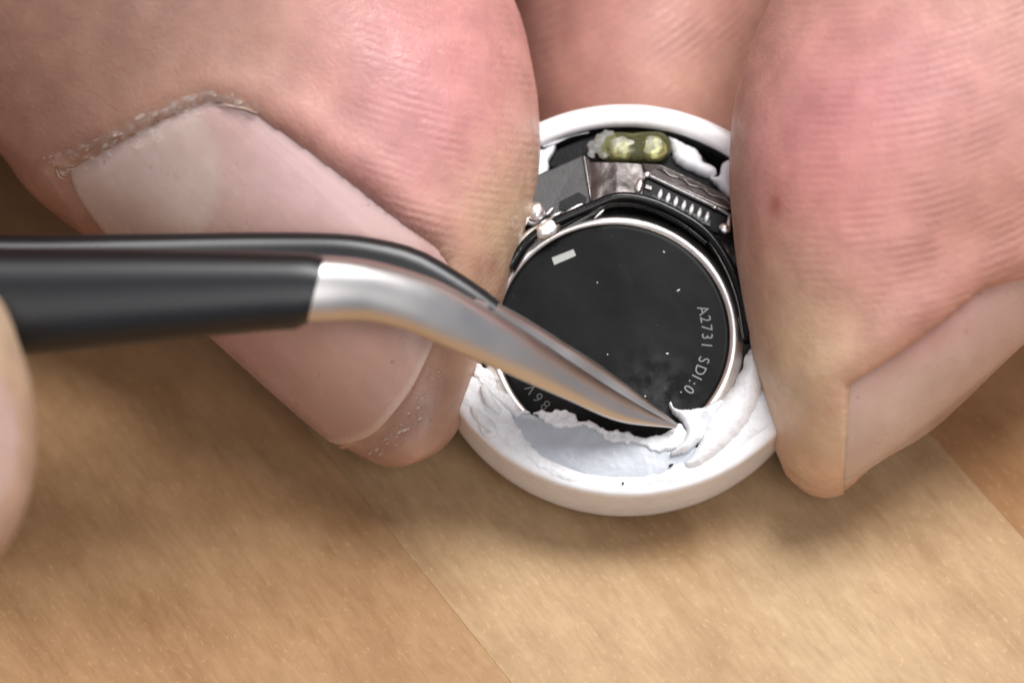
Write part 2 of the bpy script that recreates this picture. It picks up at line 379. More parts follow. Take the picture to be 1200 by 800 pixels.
def wood(name, tone, seed):
    """beech: long fibre grain along object Y, short pale ray flecks"""
    m, n, l, b = mat(name, tone, 0.42)
    b.inputs['Specular IOR Level'].default_value = 0.35
    t = n.new('ShaderNodeTexCoord')
    def mp(sc, off=0.0):
        q = n.new('ShaderNodeMapping'); q.inputs['Scale'].default_value = [s * 1000 for s in sc]
        q.inputs['Location'].default_value = (seed * 3.7 + off, seed * 1.3, 0); l.new(t.outputs['Object'], q.inputs[0]); return q
    big = N(n, 'ShaderNodeTexNoise'); big.inputs['Scale'].default_value = 1; big.inputs['Detail'].default_value = 5; big.inputs['Distortion'].default_value = 0.6
    l.new(mp((0.10, 0.022, 0.1)).outputs[0], big.inputs[0])
    rb = ramp(n, [(0.30, tuple(a * k for a, k in zip(tone, (0.74, 0.66, 0.58)))), (0.50, tone), (0.72, tuple(min(1, a * k) for a, k in zip(tone, (1.12, 1.18, 1.24))))])
    l.new(big.outputs['Fac'], rb.inputs[0])
    fib = N(n, 'ShaderNodeTexNoise'); fib.inputs['Scale'].default_value = 1; fib.inputs['Detail'].default_value = 6; fib.inputs['Roughness'].default_value = 0.65
    l.new(mp((3.4, 0.42, 1)).outputs[0], fib.inputs[0])
    rf = ramp(n, [(0.3, (0.90, 0.88, 0.85)), (0.7, (1.06, 1.07, 1.08))]); l.new(fib.outputs['Fac'], rf.inputs[0])
    mx = N(n, 'ShaderNodeMix', data_type='RGBA', blend_type='MULTIPLY'); mx.inputs[0].default_value = 1
    l.new(rf.outputs[0], mx.inputs[7])
    blo = N(n, 'ShaderNodeTexNoise'); blo.inputs['Scale'].default_value = 1; blo.inputs['Detail'].default_value = 7; blo.inputs['Roughness'].default_value = 0.7
    l.new(mp((0.55, 0.3, 0.5), 17).outputs[0], blo.inputs[0])
    rbl = ramp(n, [(0.3, (0.84, 0.80, 0.76)), (0.7, (1.10, 1.11, 1.12))]); l.new(blo.outputs['Fac'], rbl.inputs[0])
    mb = N(n, 'ShaderNodeMix', data_type='RGBA', blend_type='MULTIPLY'); mb.inputs[0].default_value = 1
    l.new(rb.outputs[0], mb.inputs[6]); l.new(rbl.outputs[0], mb.inputs[7]); l.new(mb.outputs[2], mx.inputs[6])
    vo = N(n, 'ShaderNodeTexNoise'); vo.inputs['Scale'].default_value = 1; vo.inputs['Detail'].default_value = 1.0
    l.new(mp((4.6, 1.9, 3)).outputs[0], vo.inputs[0])
    rv = ramp(n, [(0.61, (0, 0, 0)), (0.75, (0.40, 0.40, 0.40))]); l.new(vo.outputs['Fac'], rv.inputs[0])
    mx2 = N(n, 'ShaderNodeMix', data_type='RGBA'); l.new(rv.outputs[0], mx2.inputs[0]); l.new(mx.outputs[2], mx2.inputs[6])
    mx2.inputs[7].default_value = (min(1, tone[0] * 1.35), min(1, tone[1] * 1.38), min(1, tone[2] * 1.42), 1)
    v2 = N(n, 'ShaderNodeTexNoise'); v2.inputs['Scale'].default_value = 1; v2.inputs['Detail'].default_value = 1.0
    l.new(mp((2.9, 0.8, 3), 40).outputs[0], v2.inputs[0])
    r2 = ramp(n, [(0.66, (0, 0, 0)), (0.78, (0.25, 0.25, 0.25))]); l.new(v2.outputs['Fac'], r2.inputs[0])
    mx3 = N(n, 'ShaderNodeMix', data_type='RGBA'); l.new(r2.outputs[0], mx3.inputs[0]); l.new(mx2.outputs[2], mx3.inputs[6])
    mx3.inputs[7].default_value = (tone[0] * 0.62, tone[1] * 0.55, tone[2] * 0.48, 1)
    l.new(mx3.outputs[2], b.inputs['Base Color'])
    ma = N(n, 'ShaderNodeMath', operation='ADD'); l.new(fib.outputs['Fac'], ma.inputs[0]); l.new(rv.outputs[0], ma.inputs[1])
    bp = N(n, 'ShaderNodeBump'); bp.inputs['Strength'].default_value = 0.35; bp.inputs['Distance'].default_value = 0.06 * MM
    l.new(ma.outputs[0], bp.inputs['Height']); l.new(bp.outputs[0], b.inputs['Normal'])
    rr = ramp(n, [(0.3, (0.36,) * 3), (0.7, (0.55,) * 3)]); l.new(fib.outputs['Fac'], rr.inputs[0]); l.new(rr.outputs[0], b.inputs['Roughness'])
    return m

# ------------------------------------------------------------------ table top: glued beech staves
def table_at(px, py):
    a, c = world_mm(vw(px, py, 0.0)), world_mm(vw(px, py, -30.0))
    t = a[2] / (a[2] - c[2]); return a + t * (c - a)
pA, pB = table_at(395, 545), table_at(600, 800)
gd = (pB - pA)[:2]; gd /= np.linalg.norm(gd)
ang = math.atan2(gd[1], gd[0]) - math.pi / 2          # rotation that brings +Y onto the grain
gx = np.array([math.cos(ang), math.sin(ang)])          # across the grain
sA = float(pA[:2] @ gx); sB = float(table_at(1150, 575)[:2] @ gx)
STAVE = abs(sB - sA)
sgn = 1 if sB > sA else -1
table = None
M_UNDER = wood('beech_core', (0.40, 0.25, 0.13), 9)
def box_mesh(x0, x1, y0, y1, z0, z1, bev=0.0):
    bm = bmesh.new()
    bmesh.ops.create_cube(bm, size=1.0)
    for v in bm.verts:
        v.co = Vector((x0 + (v.co.x + .5) * (x1 - x0), y0 + (v.co.y + .5) * (y1 - y0), z0 + (v.co.z + .5) * (z1 - z0))) * MM
    if bev: bmesh.ops.bevel(bm, geom=bm.edges[:], offset=bev * MM, segments=2, affect='EDGES', profile=0.5)
    return bm
def bm_obj(name, bm, m, parent=None, smooth_sh=False):
    me = bpy.data.meshes.new(name); bm.to_mesh(me); bm.free(); me.materials.append(m)
    if smooth_sh: me.polygons.foreach_set('use_smooth', [True] * len(me.polygons))
    o = bpy.data.objects.new(name, me); COL.objects.link(o)
    if parent is not None: attach(o, parent)
    return o
table = bm_obj('table_top', box_mesh(-300, 300, -300, 300, -30, -18), M_UNDER)
table['kind'] = 'structure'
tones = [(0.405, 0.238, 0.115), (0.485, 0.322, 0.175), (0.42, 0.235, 0.108), (0.45, 0.28, 0.14)]
for k in range(-6, 7):
    a = sA + sgn * (k - 1) * STAVE; c = sA + sgn * k * STAVE
    a, c = min(a, c), max(a, c)
    tn = tones[k % 4]
    o = bm_obj('plank', box_mesh(a + 0.004, c - 0.004, -260, 260, -18, 0, 0.012), wood('beech_stave', tn, k + 8))
    o.rotation_euler = (0, 0, ang)
    o.parent = table

# ------------------------------------------------------------------ the earbud body: tilted disc frame
TILT = math.radians(16)
S0 = vw(734, 348, 0.0)
DX = np.array([1.0, 0, 0]); DY = np.array([0, math.cos(TILT), -math.sin(TILT)]); DN = np.array([0, math.sin(TILT), math.cos(TILT)])
def disc(px, py, h):
    """pixel -> (x, y, h) in the disc frame, on the plane h mm above the shell rim"""
    a, c = vw(px, py, 0.0), vw(px, py, -10.0)
    ha, hc = (a - S0) @ DN, (c - S0) @ DN
    t = (np.asarray(h, float) - ha) / (hc - ha)
    p = a + t[..., None] * (c - a) - S0
    return np.stack([p @ DX, p @ DY, p @ DN], -1)
def dw(q):
    """disc frame -> world mm"""
    q = np.asarray(q, float)
    return world_mm(S0 + q[..., :1] * DX + q[..., 1:2] * DY + q[..., 2:3] * DN)

bud = empty('earbud_housing', table_at(740, 600))
tag(bud, 'opened round white earbud housing with black button battery and exposed electronics', 'earbud')

def revolve(name, prof, m, parent, seg=220, center=(0, 0), wob=0.0, closed=False, sharp=None, noise_r=0.0):
    prof = np.asarray(prof, float); n = len(prof)
    th = np.linspace(0, 2 * math.pi, seg, endpoint=False)
    V = np.zeros((n, seg, 3))
    V[..., 0] = center[0] + prof[:, :1] * np.cos(th); V[..., 1] = center[1] + prof[:, :1] * np.sin(th); V[..., 2] = prof[:, 1:2]
    V = V.reshape(-1, 3)
    if noise_r:
        V[:, 2] += noise_r * (fbm(V, 0.9, 3) - 0.5) * 2
        sc = 1 + noise_r * 0.08 * (fbm(V, 0.7, 5) - 0.5); V[:, 0] *= sc; V[:, 1] *= sc
    F = grid_faces(n, seg, True)
    if closed: F += [((n - 1) * seg + j, (n - 1) * seg + (j + 1) % seg, (j + 1) % seg, j) for j in range(seg)]
    return mesh_obj(name, dw(V), F, m, parent, sharp=sharp)
R0 = 9.5
prof_out = [(8.52, -0.62), (8.57, -0.15), (8.68, -0.03), (8.9, 0.02), (9.38, 0.0), (9.52, -0.07), (9.58, -0.2), (9.6, -0.5), (9.6, -1.5), (9.6, -2.8), (9.58, -3.7), (9.44, -4.5), (9.0, -5.1), (8.2, -5.6), (7.2, -6.2), (5.5, -6.75), (3, -7.05), (0.02, -7.15)]
prof_in = [(0.02, -3.0), (4, -3.0), (7.0, -2.85), (7.9, -2.5), (8.3, -1.8), (8.45, -1.0), (8.52, -0.62)]
pf = np.array(prof_in + prof_out[1:])
pr = np.vstack([polyres(pf[:7], 30), polyres(pf[6:], 90)[1:]])
shell = revolve('shell', pr, M_SHELL, bud, 260, noise_r=0.03)

def pillow(name, poly_px, h, m, parent, H=0.4, edge=0.25, step=0.06, bottom=None, amp=0.15, nscale=0.6, jag=0.0, seed=0, field=None, tilt=None):
    """a lump with the outline poly_px (pixels, on the plane h): rounded rim, uneven top, skirt down to 'bottom'"""
    P = polyres(np.vstack([poly_px, poly_px[:1]]), 400)[:-1]
    Q = disc(P[:, 0], P[:, 1], np.full(len(P), h))[:, :2]
    if jag:
        nn = vnoise(np.c_[Q, np.full(len(Q), seed)], 0.22, seed) - 0.5 + 0.7 * (vnoise(np.c_[Q, np.full(len(Q), seed)], 0.6, seed + 5) - 0.5)
        t = np.roll(Q, -1, 0) - np.roll(Q, 1, 0); t /= np.linalg.norm(t, axis=1)[:, None] + 1e-9
        Q = Q + np.c_[t[:, 1], -t[:, 0]] * nn[:, None] * jag * 2
    x0, y0 = Q.min(0) - step; x1, y1 = Q.max(0) + step
    gx_ = np.arange(x0, x1 + step, step); gy_ = np.arange(y0, y1 + step, step)
    X, Y = np.meshgrid(gx_, gy_, indexing='ij')
    d = poly_sd(X, Y, Q[::2])
    pts = np.stack([X, Y, np.full_like(X, seed)], -1)
    Z = h - H + H * np.sqrt(np.clip(1 - (1 - np.clip(d / edge, 0, 1)) ** 2, 0, 1))
    Z = Z + amp * (fbm(pts, nscale, seed, 4) - 0.5) * 2 * smooth(d, 0, edge)
    if field is not None: Z = Z + field(X, Y)
    inside = d > -step * 0.2
    ny = Y.shape[1]; idx = -np.ones(X.shape, int)
    cells = inside[:-1, :-1] & inside[1:, :-1] & inside[1:, 1:] & inside[:-1, 1:]
    use = np.zeros(X.shape, bool)
    for dx in (0, 1):
        for dy in (0, 1): use[dx:X.shape[0] - 1 + dx, dy:ny - 1 + dy] |= cells
    idx[use] = np.arange(use.sum())
    V = np.stack([X[use], Y[use], Z[use]], -1)
    # pull the stair-stepped border onto the outline
    dd = d[use]; border = np.abs(dd) < step * 0.75
    if border.any():
        B = V[border][:, None, :2] - Q[None, ::1]
        V[border, :2] = Q[np.argmin((B ** 2).sum(-1), 1)] * 0.8 + V[border, :2] * 0.2
    F = []; ec = {}
    for i, j in zip(*np.nonzero(cells)):
        f = (idx[i, j], idx[i + 1, j], idx[i + 1, j + 1], idx[i, j + 1]); F.append(f)
        for a, b in zip(f, f[1:] + f[:1]):
            k = (min(a, b), max(a, b)); ec[k] = ec.get(k, 0) + 1
    if bottom is not None:
        V = V.tolist(); low = {}
        for (a, b), c in list(ec.items()):
            if c == 1:
                for q in (a, b):
                    if q not in low: low[q] = len(V); V.append([V[q][0], V[q][1], min(bottom, V[q][2] - 0.02)])
                F.append((a, b, low[b], low[a]))
        V = np.array(V)
    return mesh_obj(name, dw(V), F, m, parent)

def prism(name, top_px, h, thick, m, parent, bev=0.05, ntop=None):
    """flat-topped piece; h a number or one height per corner"""
    T = np.asarray(top_px, float); n = len(T)
    hh = np.full(n, h) if np.isscalar(h) else np.asarray(h, float)
    q = disc(T[:, 0], T[:, 1], hh)
    low = q.copy(); low[:, 2] -= thick
    V = np.vstack([q, low])
    F = [tuple(range(n)), tuple(range(2 * n - 1, n - 1, -1))] + [(i, (i + 1) % n, n + (i + 1) % n, n + i) for i in range(n)]
    me = bpy.data.meshes.new(name); me.from_pydata((dw(V) * MM).tolist(), [], F)
    bm = bmesh.new(); bm.from_mesh(me); bmesh.ops.recalc_face_normals(bm, faces=bm.faces)
    if bev: bmesh.ops.bevel(bm, geom=bm.edges[:], offset=bev * MM, segments=2, affect='EDGES', profile=0.6, clamp_overlap=True)
    bm.to_mesh(me); bm.free(); me.materials.append(m)
    o = bpy.data.objects.new(name, me); COL.objects.link(o); attach(o, parent)
    return o

def sweep(name, pts, rad, m, parent, seg=14, flat=1.0, space=dw, nrm=None, cap=True, n=None, power=2.0, sub=1):
    """tube along points (rows x,y,z) with radius per row (a, b) = across / along the frame normal"""
    P = np.asarray(pts, float); R = np.asarray(rad, float)
    if R.ndim == 1: R = np.stack([R, R * flat], -1)
    n = n or 12 * len(P)
    PR = crom(np.hstack([P, R]), n); P, R = PR[:, :3], np.abs(PR[:, 3:5])
    T = np.gradient(P, axis=0); T /= np.linalg.norm(T, axis=1)[:, None]
    nr = np.array(nrm if nrm is not None else (0, 0, 1.0))
    A = np.cross(T, nr); A /= np.linalg.norm(A, axis=1)[:, None]; Bn = np.cross(A, T)
    th = np.linspace(0, 2 * math.pi, seg, endpoint=False)
    c, s = np.cos(th), np.sin(th); e = 2.0 / power
    c = np.sign(c) * np.abs(c) ** e; s = np.sign(s) * np.abs(s) ** e
    V = P[:, None] + A[:, None] * (R[:, :1, None] * c[None, :, None]) + Bn[:, None] * (R[:, 1:2, None] * s[None, :, None])
    V = V.reshape(-1, 3); F = grid_faces(n, seg, True)
    if cap: F += [tuple(range(seg)), tuple(range((n - 1) * seg, n * seg))]
    return mesh_obj(name, space(V), F, m, parent, sharp=60)

# --- cavity: dark lining of the upper half and the pale floor of the lower half
cx_top = 0.0
th0, th1 = math.radians(4), math.radians(172)
th = np.linspace(th0, th1, 120)
rows = []
for r_, h_ in [(8.50, -0.36), (8.40, -0.75), (8.32, -1.3), (8.10, -1.95), (7.6, -2.2), (6.0, -2.25), (2.0, -2.25)]:
    q = np.stack([r_ * np.cos(th), r_ * np.sin(th), np.full_like(th, h_)], -1)
    q[:, 2] += 0.18 * (fbm(np.stack([q[:, 0], q[:, 1], q[:, 2] * 0], -1), 0.8, 4) - 0.5) * (1 if h_ > -1 else 0.4)
    rows.append(q)
mesh_obj('black_lining', dw(np.vstack(rows)), grid_faces(len(rows), len(th)), M_CAV, bud)
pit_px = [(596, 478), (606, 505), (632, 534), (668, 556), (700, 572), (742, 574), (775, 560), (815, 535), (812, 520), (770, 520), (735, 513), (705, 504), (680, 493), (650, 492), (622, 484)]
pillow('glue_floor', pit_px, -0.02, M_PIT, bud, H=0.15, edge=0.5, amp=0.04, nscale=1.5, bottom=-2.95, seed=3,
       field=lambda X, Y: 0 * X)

# --- battery
BH = -0.30                                      # face height above the rim plane
bc = disc(719, 393, BH)
batt = empty('battery', dw(np.array([bc[0], bc[1], -2.2])[None])[0])
attach(batt, bud); batt.matrix_parent_inverse = Matrix.Translation(-bud.location)
BR = 5.72
ring = [(5.40, -0.06), (5.46, 0.06), (5.58, 0.13), (5.80, 0.09), (5.99, -0.06), (6.12, -0.28), (6.14, -0.6), (6.14, -2.5), (5.8, -2.64), (0.02, -2.65)]
ring = [(r_ , h_ + BH) for r_, h_ in ring]
revolve('can', polyres(ring, 60), M_RING, batt, 240, center=bc[:2])
def batt_face():
    nr, ns = 60, 180
    r_ = np.linspace(0.01, 5.48, nr); t_ = np.linspace(0, 2 * math.pi, ns, endpoint=False)
    X = bc[0] + r_[:, None] * np.cos(t_); Y = bc[1] + r_[:, None] * np.sin(t_)
    Z = np.full_like(X, BH + 0.05); Z[-1] -= 0.06; Z[-2] -= 0.01
    V = np.stack([X, Y, Z], -1).reshape(-1, 3)
    s = disc(770, 455, BH)
    sm = np.exp(-((V[:, 0] - s[0]) ** 2 + (V[:, 1] - s[1]) ** 2) / (2 * 1.1 ** 2))
    F = grid_faces(nr, ns, True) + [tuple(range(ns))]
    return mesh_obj('face', dw(V), F, M_FACE, batt, attrs={'smear': sm})
face = batt_face()
FH = BH + 0.062
def char_mesh(ch, size):
    cu = bpy.data.curves.new('t', 'FONT'); cu.body = ch; cu.size = size; cu.align_x = 'CENTER'; cu.resolution_u = 3
    to = bpy.data.objects.new('t', cu); COL.objects.link(to)
    me = bpy.data.meshes.new_from_object(to.evaluated_get(bpy.context.evaluated_depsgraph_get()))
    bpy.data.objects.remove(to); bpy.data.curves.remove(cu)
    v = np.array([x.co for x in me.vertices]).reshape(-1, 3); f = [tuple(p.vertices) for p in me.polygons]
    return v, f
def ring_text(items, m, name, size, rbase):
    """items: (char, angle in degrees clockwise from +x), letter tops outward"""
    VV, FF = [], []
    for ch, a in items:
        if ch == ' ': continue
        v, f = char_mesh(ch, size)
        if len(v) == 0: continue
        al = -math.radians(a)
        rad = np.array([math.cos(al), math.sin(al)]); tan = np.array([math.sin(al), -math.cos(al)])
        q = np.zeros((len(v), 3)); q[:, :2] = bc[:2] + rad * (rbase + v[:, 1:2]) + tan * (v[:, :1] * 0.92); q[:, 2] = FH
        o = sum(len(x) for x in VV); VV.append(q); FF += [tuple(i + o for i in t) for t in f]
    return mesh_obj(name, dw(np.vstack(VV)), FF, m, face, smooth_sh=False)
txt = []
a = -16.0
for ch, st in zip('A2731SDI:0.', [5.7, 5.6, 5.5, 5.6, 9.6, 6.8, 5.0, 4.2, 4.9, 4.5, 4]):
    txt.append((ch, a)); a += st
ring_text(txt, M_PRINT, 'printed_code', 0.74, 4.14)
ring_text([('8', 133.2), ('6', 139.4), ('V', 146.0)], M_PRINT2, 'printed_voltage', 0.74, 4.42)
def quad_px(name, pts, m, parent, h=FH):
    q = np.array([disc(x, y, np.float64(h)) for x, y in pts])
    return mesh_obj(name, dw(q), [tuple(range(len(pts)))], m, parent, smooth_sh=False)
quad_px('printed_block', [(646.5, 302), (672, 292), (675, 299.5), (649.5, 310.5)], M_MARK, face)
for k, (x, y, l_, a_) in enumerate([(778, 295, 3, 20), (795, 340, 6, -35), (782, 414, 5, 0), (852, 441, 4, 50), (756, 464, 3, 10), (700, 331, 1.8, 0), (712, 415, 1.8, 30)]):
    ca, sa = math.cos(math.radians(a_)), math.sin(math.radians(a_)); w_ = 0.75; l_ *= 0.75
    pts = [(x + ca * dx * l_ / 2 - sa * dy * w_, y + sa * dx * l_ / 2 + ca * dy * w_) for dx, dy in ((-1, -.6), (0, -1), (1, -.4), (.8, .7), (-.3, 1))]
    prism('dust_speck', pts, FH + 0.03, 0.03, M_DUST, face, bev=0)

# --- frame, flex and chips between battery and shell
def dpts(L):
    return np.array([disc(x, y, np.float64(h)) for x, y, h in L])
sweep('battery_frame', dpts([(597, 318, -0.1), (618, 288, -0.1), (645, 268, 0.05), (690, 248, 0.1), (722, 236, 0.15), (755, 239, 0.1), (790, 253, 0.0), (826, 276, -0.05), (851, 310, -0.1), (868, 352, -0.1), (876, 398, -0.2)]), [(0.24, 0.9)] * 11, M_FRAME, bud, seg=20, power=4, n=160)
sweep('frame_lip', dpts([(655, 268, 0.5), (695, 247, 0.5), (724, 239, 0.55), (757, 243, 0.5), (795, 260, 0.45), (828, 285, 0.4)]), [(0.10, 0.14)] * 6, M_FRAME, bud, seg=12)
prism('chip', [(598, 219), (683, 181), (692, 238), (662, 252), (640, 256), (601, 272)], [0.28, 0.02, 0.26, 0.345, 0.38, 0.50], 1.3, M_CHIP, bud, bev=0.08)
prism('chip_edge', [(684, 182), (691, 187), (697, 236), (693, 239)], [-0.02, -0.15, 0.12, 0.22], 1.0, M_CONN2, bud, bev=0.03)
prism('black_pad', [(656, 236), (678, 225), (688, 231), (686, 238), (664, 248), (655, 245)], [0.36, 0.27, 0.27, 0.31, 0.37, 0.38], 0.1, M_CONN, bud, bev=0.02)
# grey flex folded over the frame
def ribbon(name, A, B, m, parent, n=50, mcount=8, amp=0.05, thick=0.12, seed=0):
    A = polyres(dpts(A), n); B = polyres(dpts(B), n)
    t = np.linspace(0, 1, mcount)[None, :, None]
    V = A[:, None] * (1 - t) + B[:, None] * t
    V[..., 2] += amp * (fbm(V.reshape(-1, 3), 0.8, seed).reshape(n, mcount) - 0.5) * 2
    L = V.copy(); L[..., 2] -= thick
    V = V.reshape(-1, 3); L = L.reshape(-1, 3); k = len(V)
    F = grid_faces(n, mcount); F2 = [tuple(i + k for i in f[::-1]) for f in F]
    E = []
    for i in range(n - 1):
        E.append((i * mcount, (i + 1) * mcount, k + (i + 1) * mcount, k + i * mcount))
        j = mcount - 1; E.append((i * mcount + j, (i + 1) * mcount + j, k + (i + 1) * mcount + j, k + i * mcount + j))
    for j in range(mcount - 1):
        E.append((j, j + 1, k + j + 1, k + j)); q = (n - 1) * mcount; E.append((q + j, q + j + 1, k + q + j + 1, k + q + j))
    return mesh_obj(name, dw(np.vstack([V, L])), F + F2 + E, m, parent, sharp=40)
ribbon('flex_cable', [(688, 190, -0.3), (705, 191, -0.1), (725, 191, 0.0), (745, 192, -0.05), (762, 195, -0.2)],
       [(694, 246, 0.4), (712, 236, 0.45), (726, 230, 0.5), (742, 231, 0.45), (760, 238, 0.3)], M_FLEX, bud, amp=0.12, mcount=16, seed=2)
ribbon('flex_strip', [(838, 276, -0.1), (846, 292, -0.1), (856, 312, -0.15), (866, 334, -0.3)], [(862, 276, -0.2), (866, 292, -0.2), (870, 310, -0.25), (871, 330, -0.4)], M_FLEX, bud, amp=0.15, mcount=10, seed=4)
sweep('side_clip', dpts([(868, 372, -0.1), (871, 385, 0), (873, 398, 0)]), [(0.14, 0.2)] * 3, M_CONN2, bud, seg=10)
# board-to-board connector with seven pins
conn = prism('connector', [(757, 204), (861, 252), (860, 279), (838, 272), (752, 230)], [0.25, 0.2, 0.30, 0.36, 0.40], 1.0, M_CONN, bud, bev=0.06)
prism('connector_lid', [(752, 191), (775, 193), (862, 234), (863, 246), (853, 246), (758, 203)], [0.05, 0.0, -0.1, 0.22, 0.28, 0.36], 0.45, M_CONN2, conn, bev=0.08)
sweep('connector_bead', dpts([(758, 205, 0.34), (800, 225, 0.34), (842, 245, 0.32), (858, 254, 0.28)]), [(0.13, 0.13)] * 4, M_CONN2, conn, seg=12)
for k in range(4):
    x = 770 + 24 * k; y = 197 + 11.3 * k
    sweep('lid_wire', dpts([(x, y, 0.15), (x + 8, y + 2, 0.22), (x + 14, y + 8, 0.20), (x + 24, y + 11, 0.15)]), [(0.05, 0.05)] * 4, M_CONN2, conn, seg=8)
PINS = [(773, 229), (782.3, 233.5), (791.4, 237.8), (800.8, 242.2), (809.8, 246.6), (819, 251), (828, 255.4)]
pin_src = None
for k, (x, y) in enumerate(PINS):
    q = dpts([(x + 1.6, y - 6, 0.42), (x + 0.8, y - 2, 0.58), (x - 0.4, y + 2, 0.56), (x - 1.4, y + 6.5, 0.42)])
    sweep('pin', q, [(0.06, 0.07), (0.105, 0.09), (0.10, 0.09), (0.06, 0.06)], M_PIN, conn, seg=10, n=14)
prism('blank_pin', [(757, 216), (764, 219), (763, 223), (756, 220)], 0.46, 0.08, M_CONN2, conn, bev=0.01)
prism('contact_base', [(764, 227), (834, 259), (832, 266), (761, 232)], 0.44, 0.2, M_FRAME, conn, bev=0.02)

# solder blobs: uneven metal beads
def blob(name, px, py, h, rx, ry, rz, m, parent, rot=0.0, seed=0, amp=0.2, sc=0.4):
    nu, nv = 26, 36
    u = np.linspace(0.02, math.pi - 0.02, nu); v = np.linspace(0, 2 * math.pi, nv, endpoint=False)
    X = np.sin(u)[:, None] * np.cos(v); Y = np.sin(u)[:, None] * np.sin(v); Z = np.cos(u)[:, None] * np.ones_like(v)
    q = np.stack([X * rx, Y * ry, Z * rz], -1).reshape(-1, 3)
    q = q * (1 + amp * (fbm(q, sc, seed, 3) - 0.5) * 2)[:, None]
    ca, sa = math.cos(rot), math.sin(rot)
    q[:, :2] = np.stack([q[:, 0] * ca - q[:, 1] * sa, q[:, 0] * sa + q[:, 1] * ca], -1)
    q += disc(px, py, np.float64(h))
    F = grid_faces(nu, nv, True) + [tuple(range(nv)), tuple(range((nu - 1) * nv, nu * nv))]
    return mesh_obj(name, dw(q), F, m, parent)
for k, (x, y, h, rx, ry, rz, rot) in enumerate([
        (628, 248, 0.60, 0.42, 0.48, 0.28, 0.3), (642, 268, 0.70, 0.66, 0.44, 0.30, 0.6), (652, 252, 0.5, 0.30, 0.10, 0.12, 0.5),
        (644, 248, 0.48, 0.30, 0.09, 0.12, 0.8), (673, 244, 0.45, 0.48, 0.10, 0.12, 0.5), (612, 262, 0.5, 0.45, 0.2, 0.2, 0.7),
        (749, 218, 0.35, 0.20, 0.42, 0.2, -0.25), (758, 205, 0.42, 0.20, 0.16, 0.14, 0.4), (849, 268, 0.42, 0.30, 0.26, 0.2, -0.3), (854, 262, 0.40, 0.12, 0.40, 0.16, -0.1), (838, 243, 0.42, 0.12, 0.1, 0.1, 0),
        (702, 251, 0.62, 0.34, 0.06, 0.06, 0.75)]):
    blob('solder_joint', x, y, h, rx, ry, rz, M_SOLDER, bud, rot, k, 0.16, 0.3)

# springy metal bracket at the left of the battery
sweep('metal_bracket', dpts([(598, 306, 0.15), (608, 290, 0.35), (622, 277, 0.45), (640, 267, 0.5), (658, 262, 0.4)]), [(0.20, 0.16), (0.30, 0.18), (0.34, 0.18), (0.28, 0.16), (0.12, 0.1)], M_STEEL, bud, seg=16, power=3)
sweep('metal_bracket', dpts([(600, 268, 0.45), (612, 258, 0.55), (624, 262, 0.5), (636, 256, 0.5)]), [(0.2, 0.1), (0.16, 0.1), (0.14, 0.1), (0.08, 0.06)], M_FLEX, bud, seg=14)
# yellow-green resin capsule with two frosted bubbles
ca = disc(716, 173, np.float64(-0.35)); cb = disc(769, 172, np.float64(-0.35))
def capsule(a, b, r_, rz, m, name, parent):
    t = np.linspace(0, 1, 50); V = []
    L = np.linalg.norm((b - a)[:2]); ax = (b - a) / L; per = np.array([-ax[1], ax[0], 0])
    s = -r_ + (L + 2 * r_) * (0.5 - 0.5 * np.cos(np.pi * t))
    rr = np.where(s < 0, np.sqrt(np.clip(r_ ** 2 - s ** 2, 0, None)), np.where(s > L, np.sqrt(np.clip(r_ ** 2 - (s - L) ** 2, 0, None)), r_))
    rr = np.maximum(rr, 0.01) * (1 - 0.08 * np.exp(-((s - L / 2) / 0.3) ** 2))
    th_ = np.linspace(0, 2 * math.pi, 40, endpoint=False)
    V = a + ax * s[:, None, None] + per * (rr[:, None] * np.cos(th_))[..., None] + np.array([0, 0, 1]) * ((rr / r_ * rz)[:, None] * np.sin(th_))[..., None]
    return mesh_obj(name, dw(V.reshape(-1, 3)), grid_faces(50, 40, True) + [tuple(range(40)), tuple(range(49 * 40, 50 * 40))], m, parent)
cap = capsule(ca, cb, 0.74, 0.55, M_RESIN, 'resin_capsule', bud)
cap['label'] = 'translucent yellow green resin capsule over two solder joints'
blob('resin_bubble', 727, 171, 0.02, 0.50, 0.42, 0.28, M_CLEAR, cap, 0, 21, 0.35, 0.25)
blob('resin_bubble', 766, 171, 0.02, 0.48, 0.46, 0.28, M_CLEAR, cap, 0, 22, 0.35, 0.25)
blob('resin_core', 727, 176, -0.35, 0.55, 0.50, 0.3, M_SOLDER, cap, 0, 23, 0.2, 0.4)  # joints made oversized to bounce light up into the resin
blob('resin_core', 767, 176, -0.35, 0.52, 0.50, 0.3, M_SOLDER, cap, 0, 24, 0.2, 0.4)
for k, (x, y, r_) in enumerate([(704, 166, 0.36), (697, 173, 0.28), (712, 160, 0.30), (708, 180, 0.25), (693, 181, 0.16), (716, 168, 0.25)]):
    blob('clear_glue', x, y, -0.1, r_, r_ * 1.2, r_ * 0.7, M_CLEAR, bud, k, 30 + k, 0.45, 0.2)
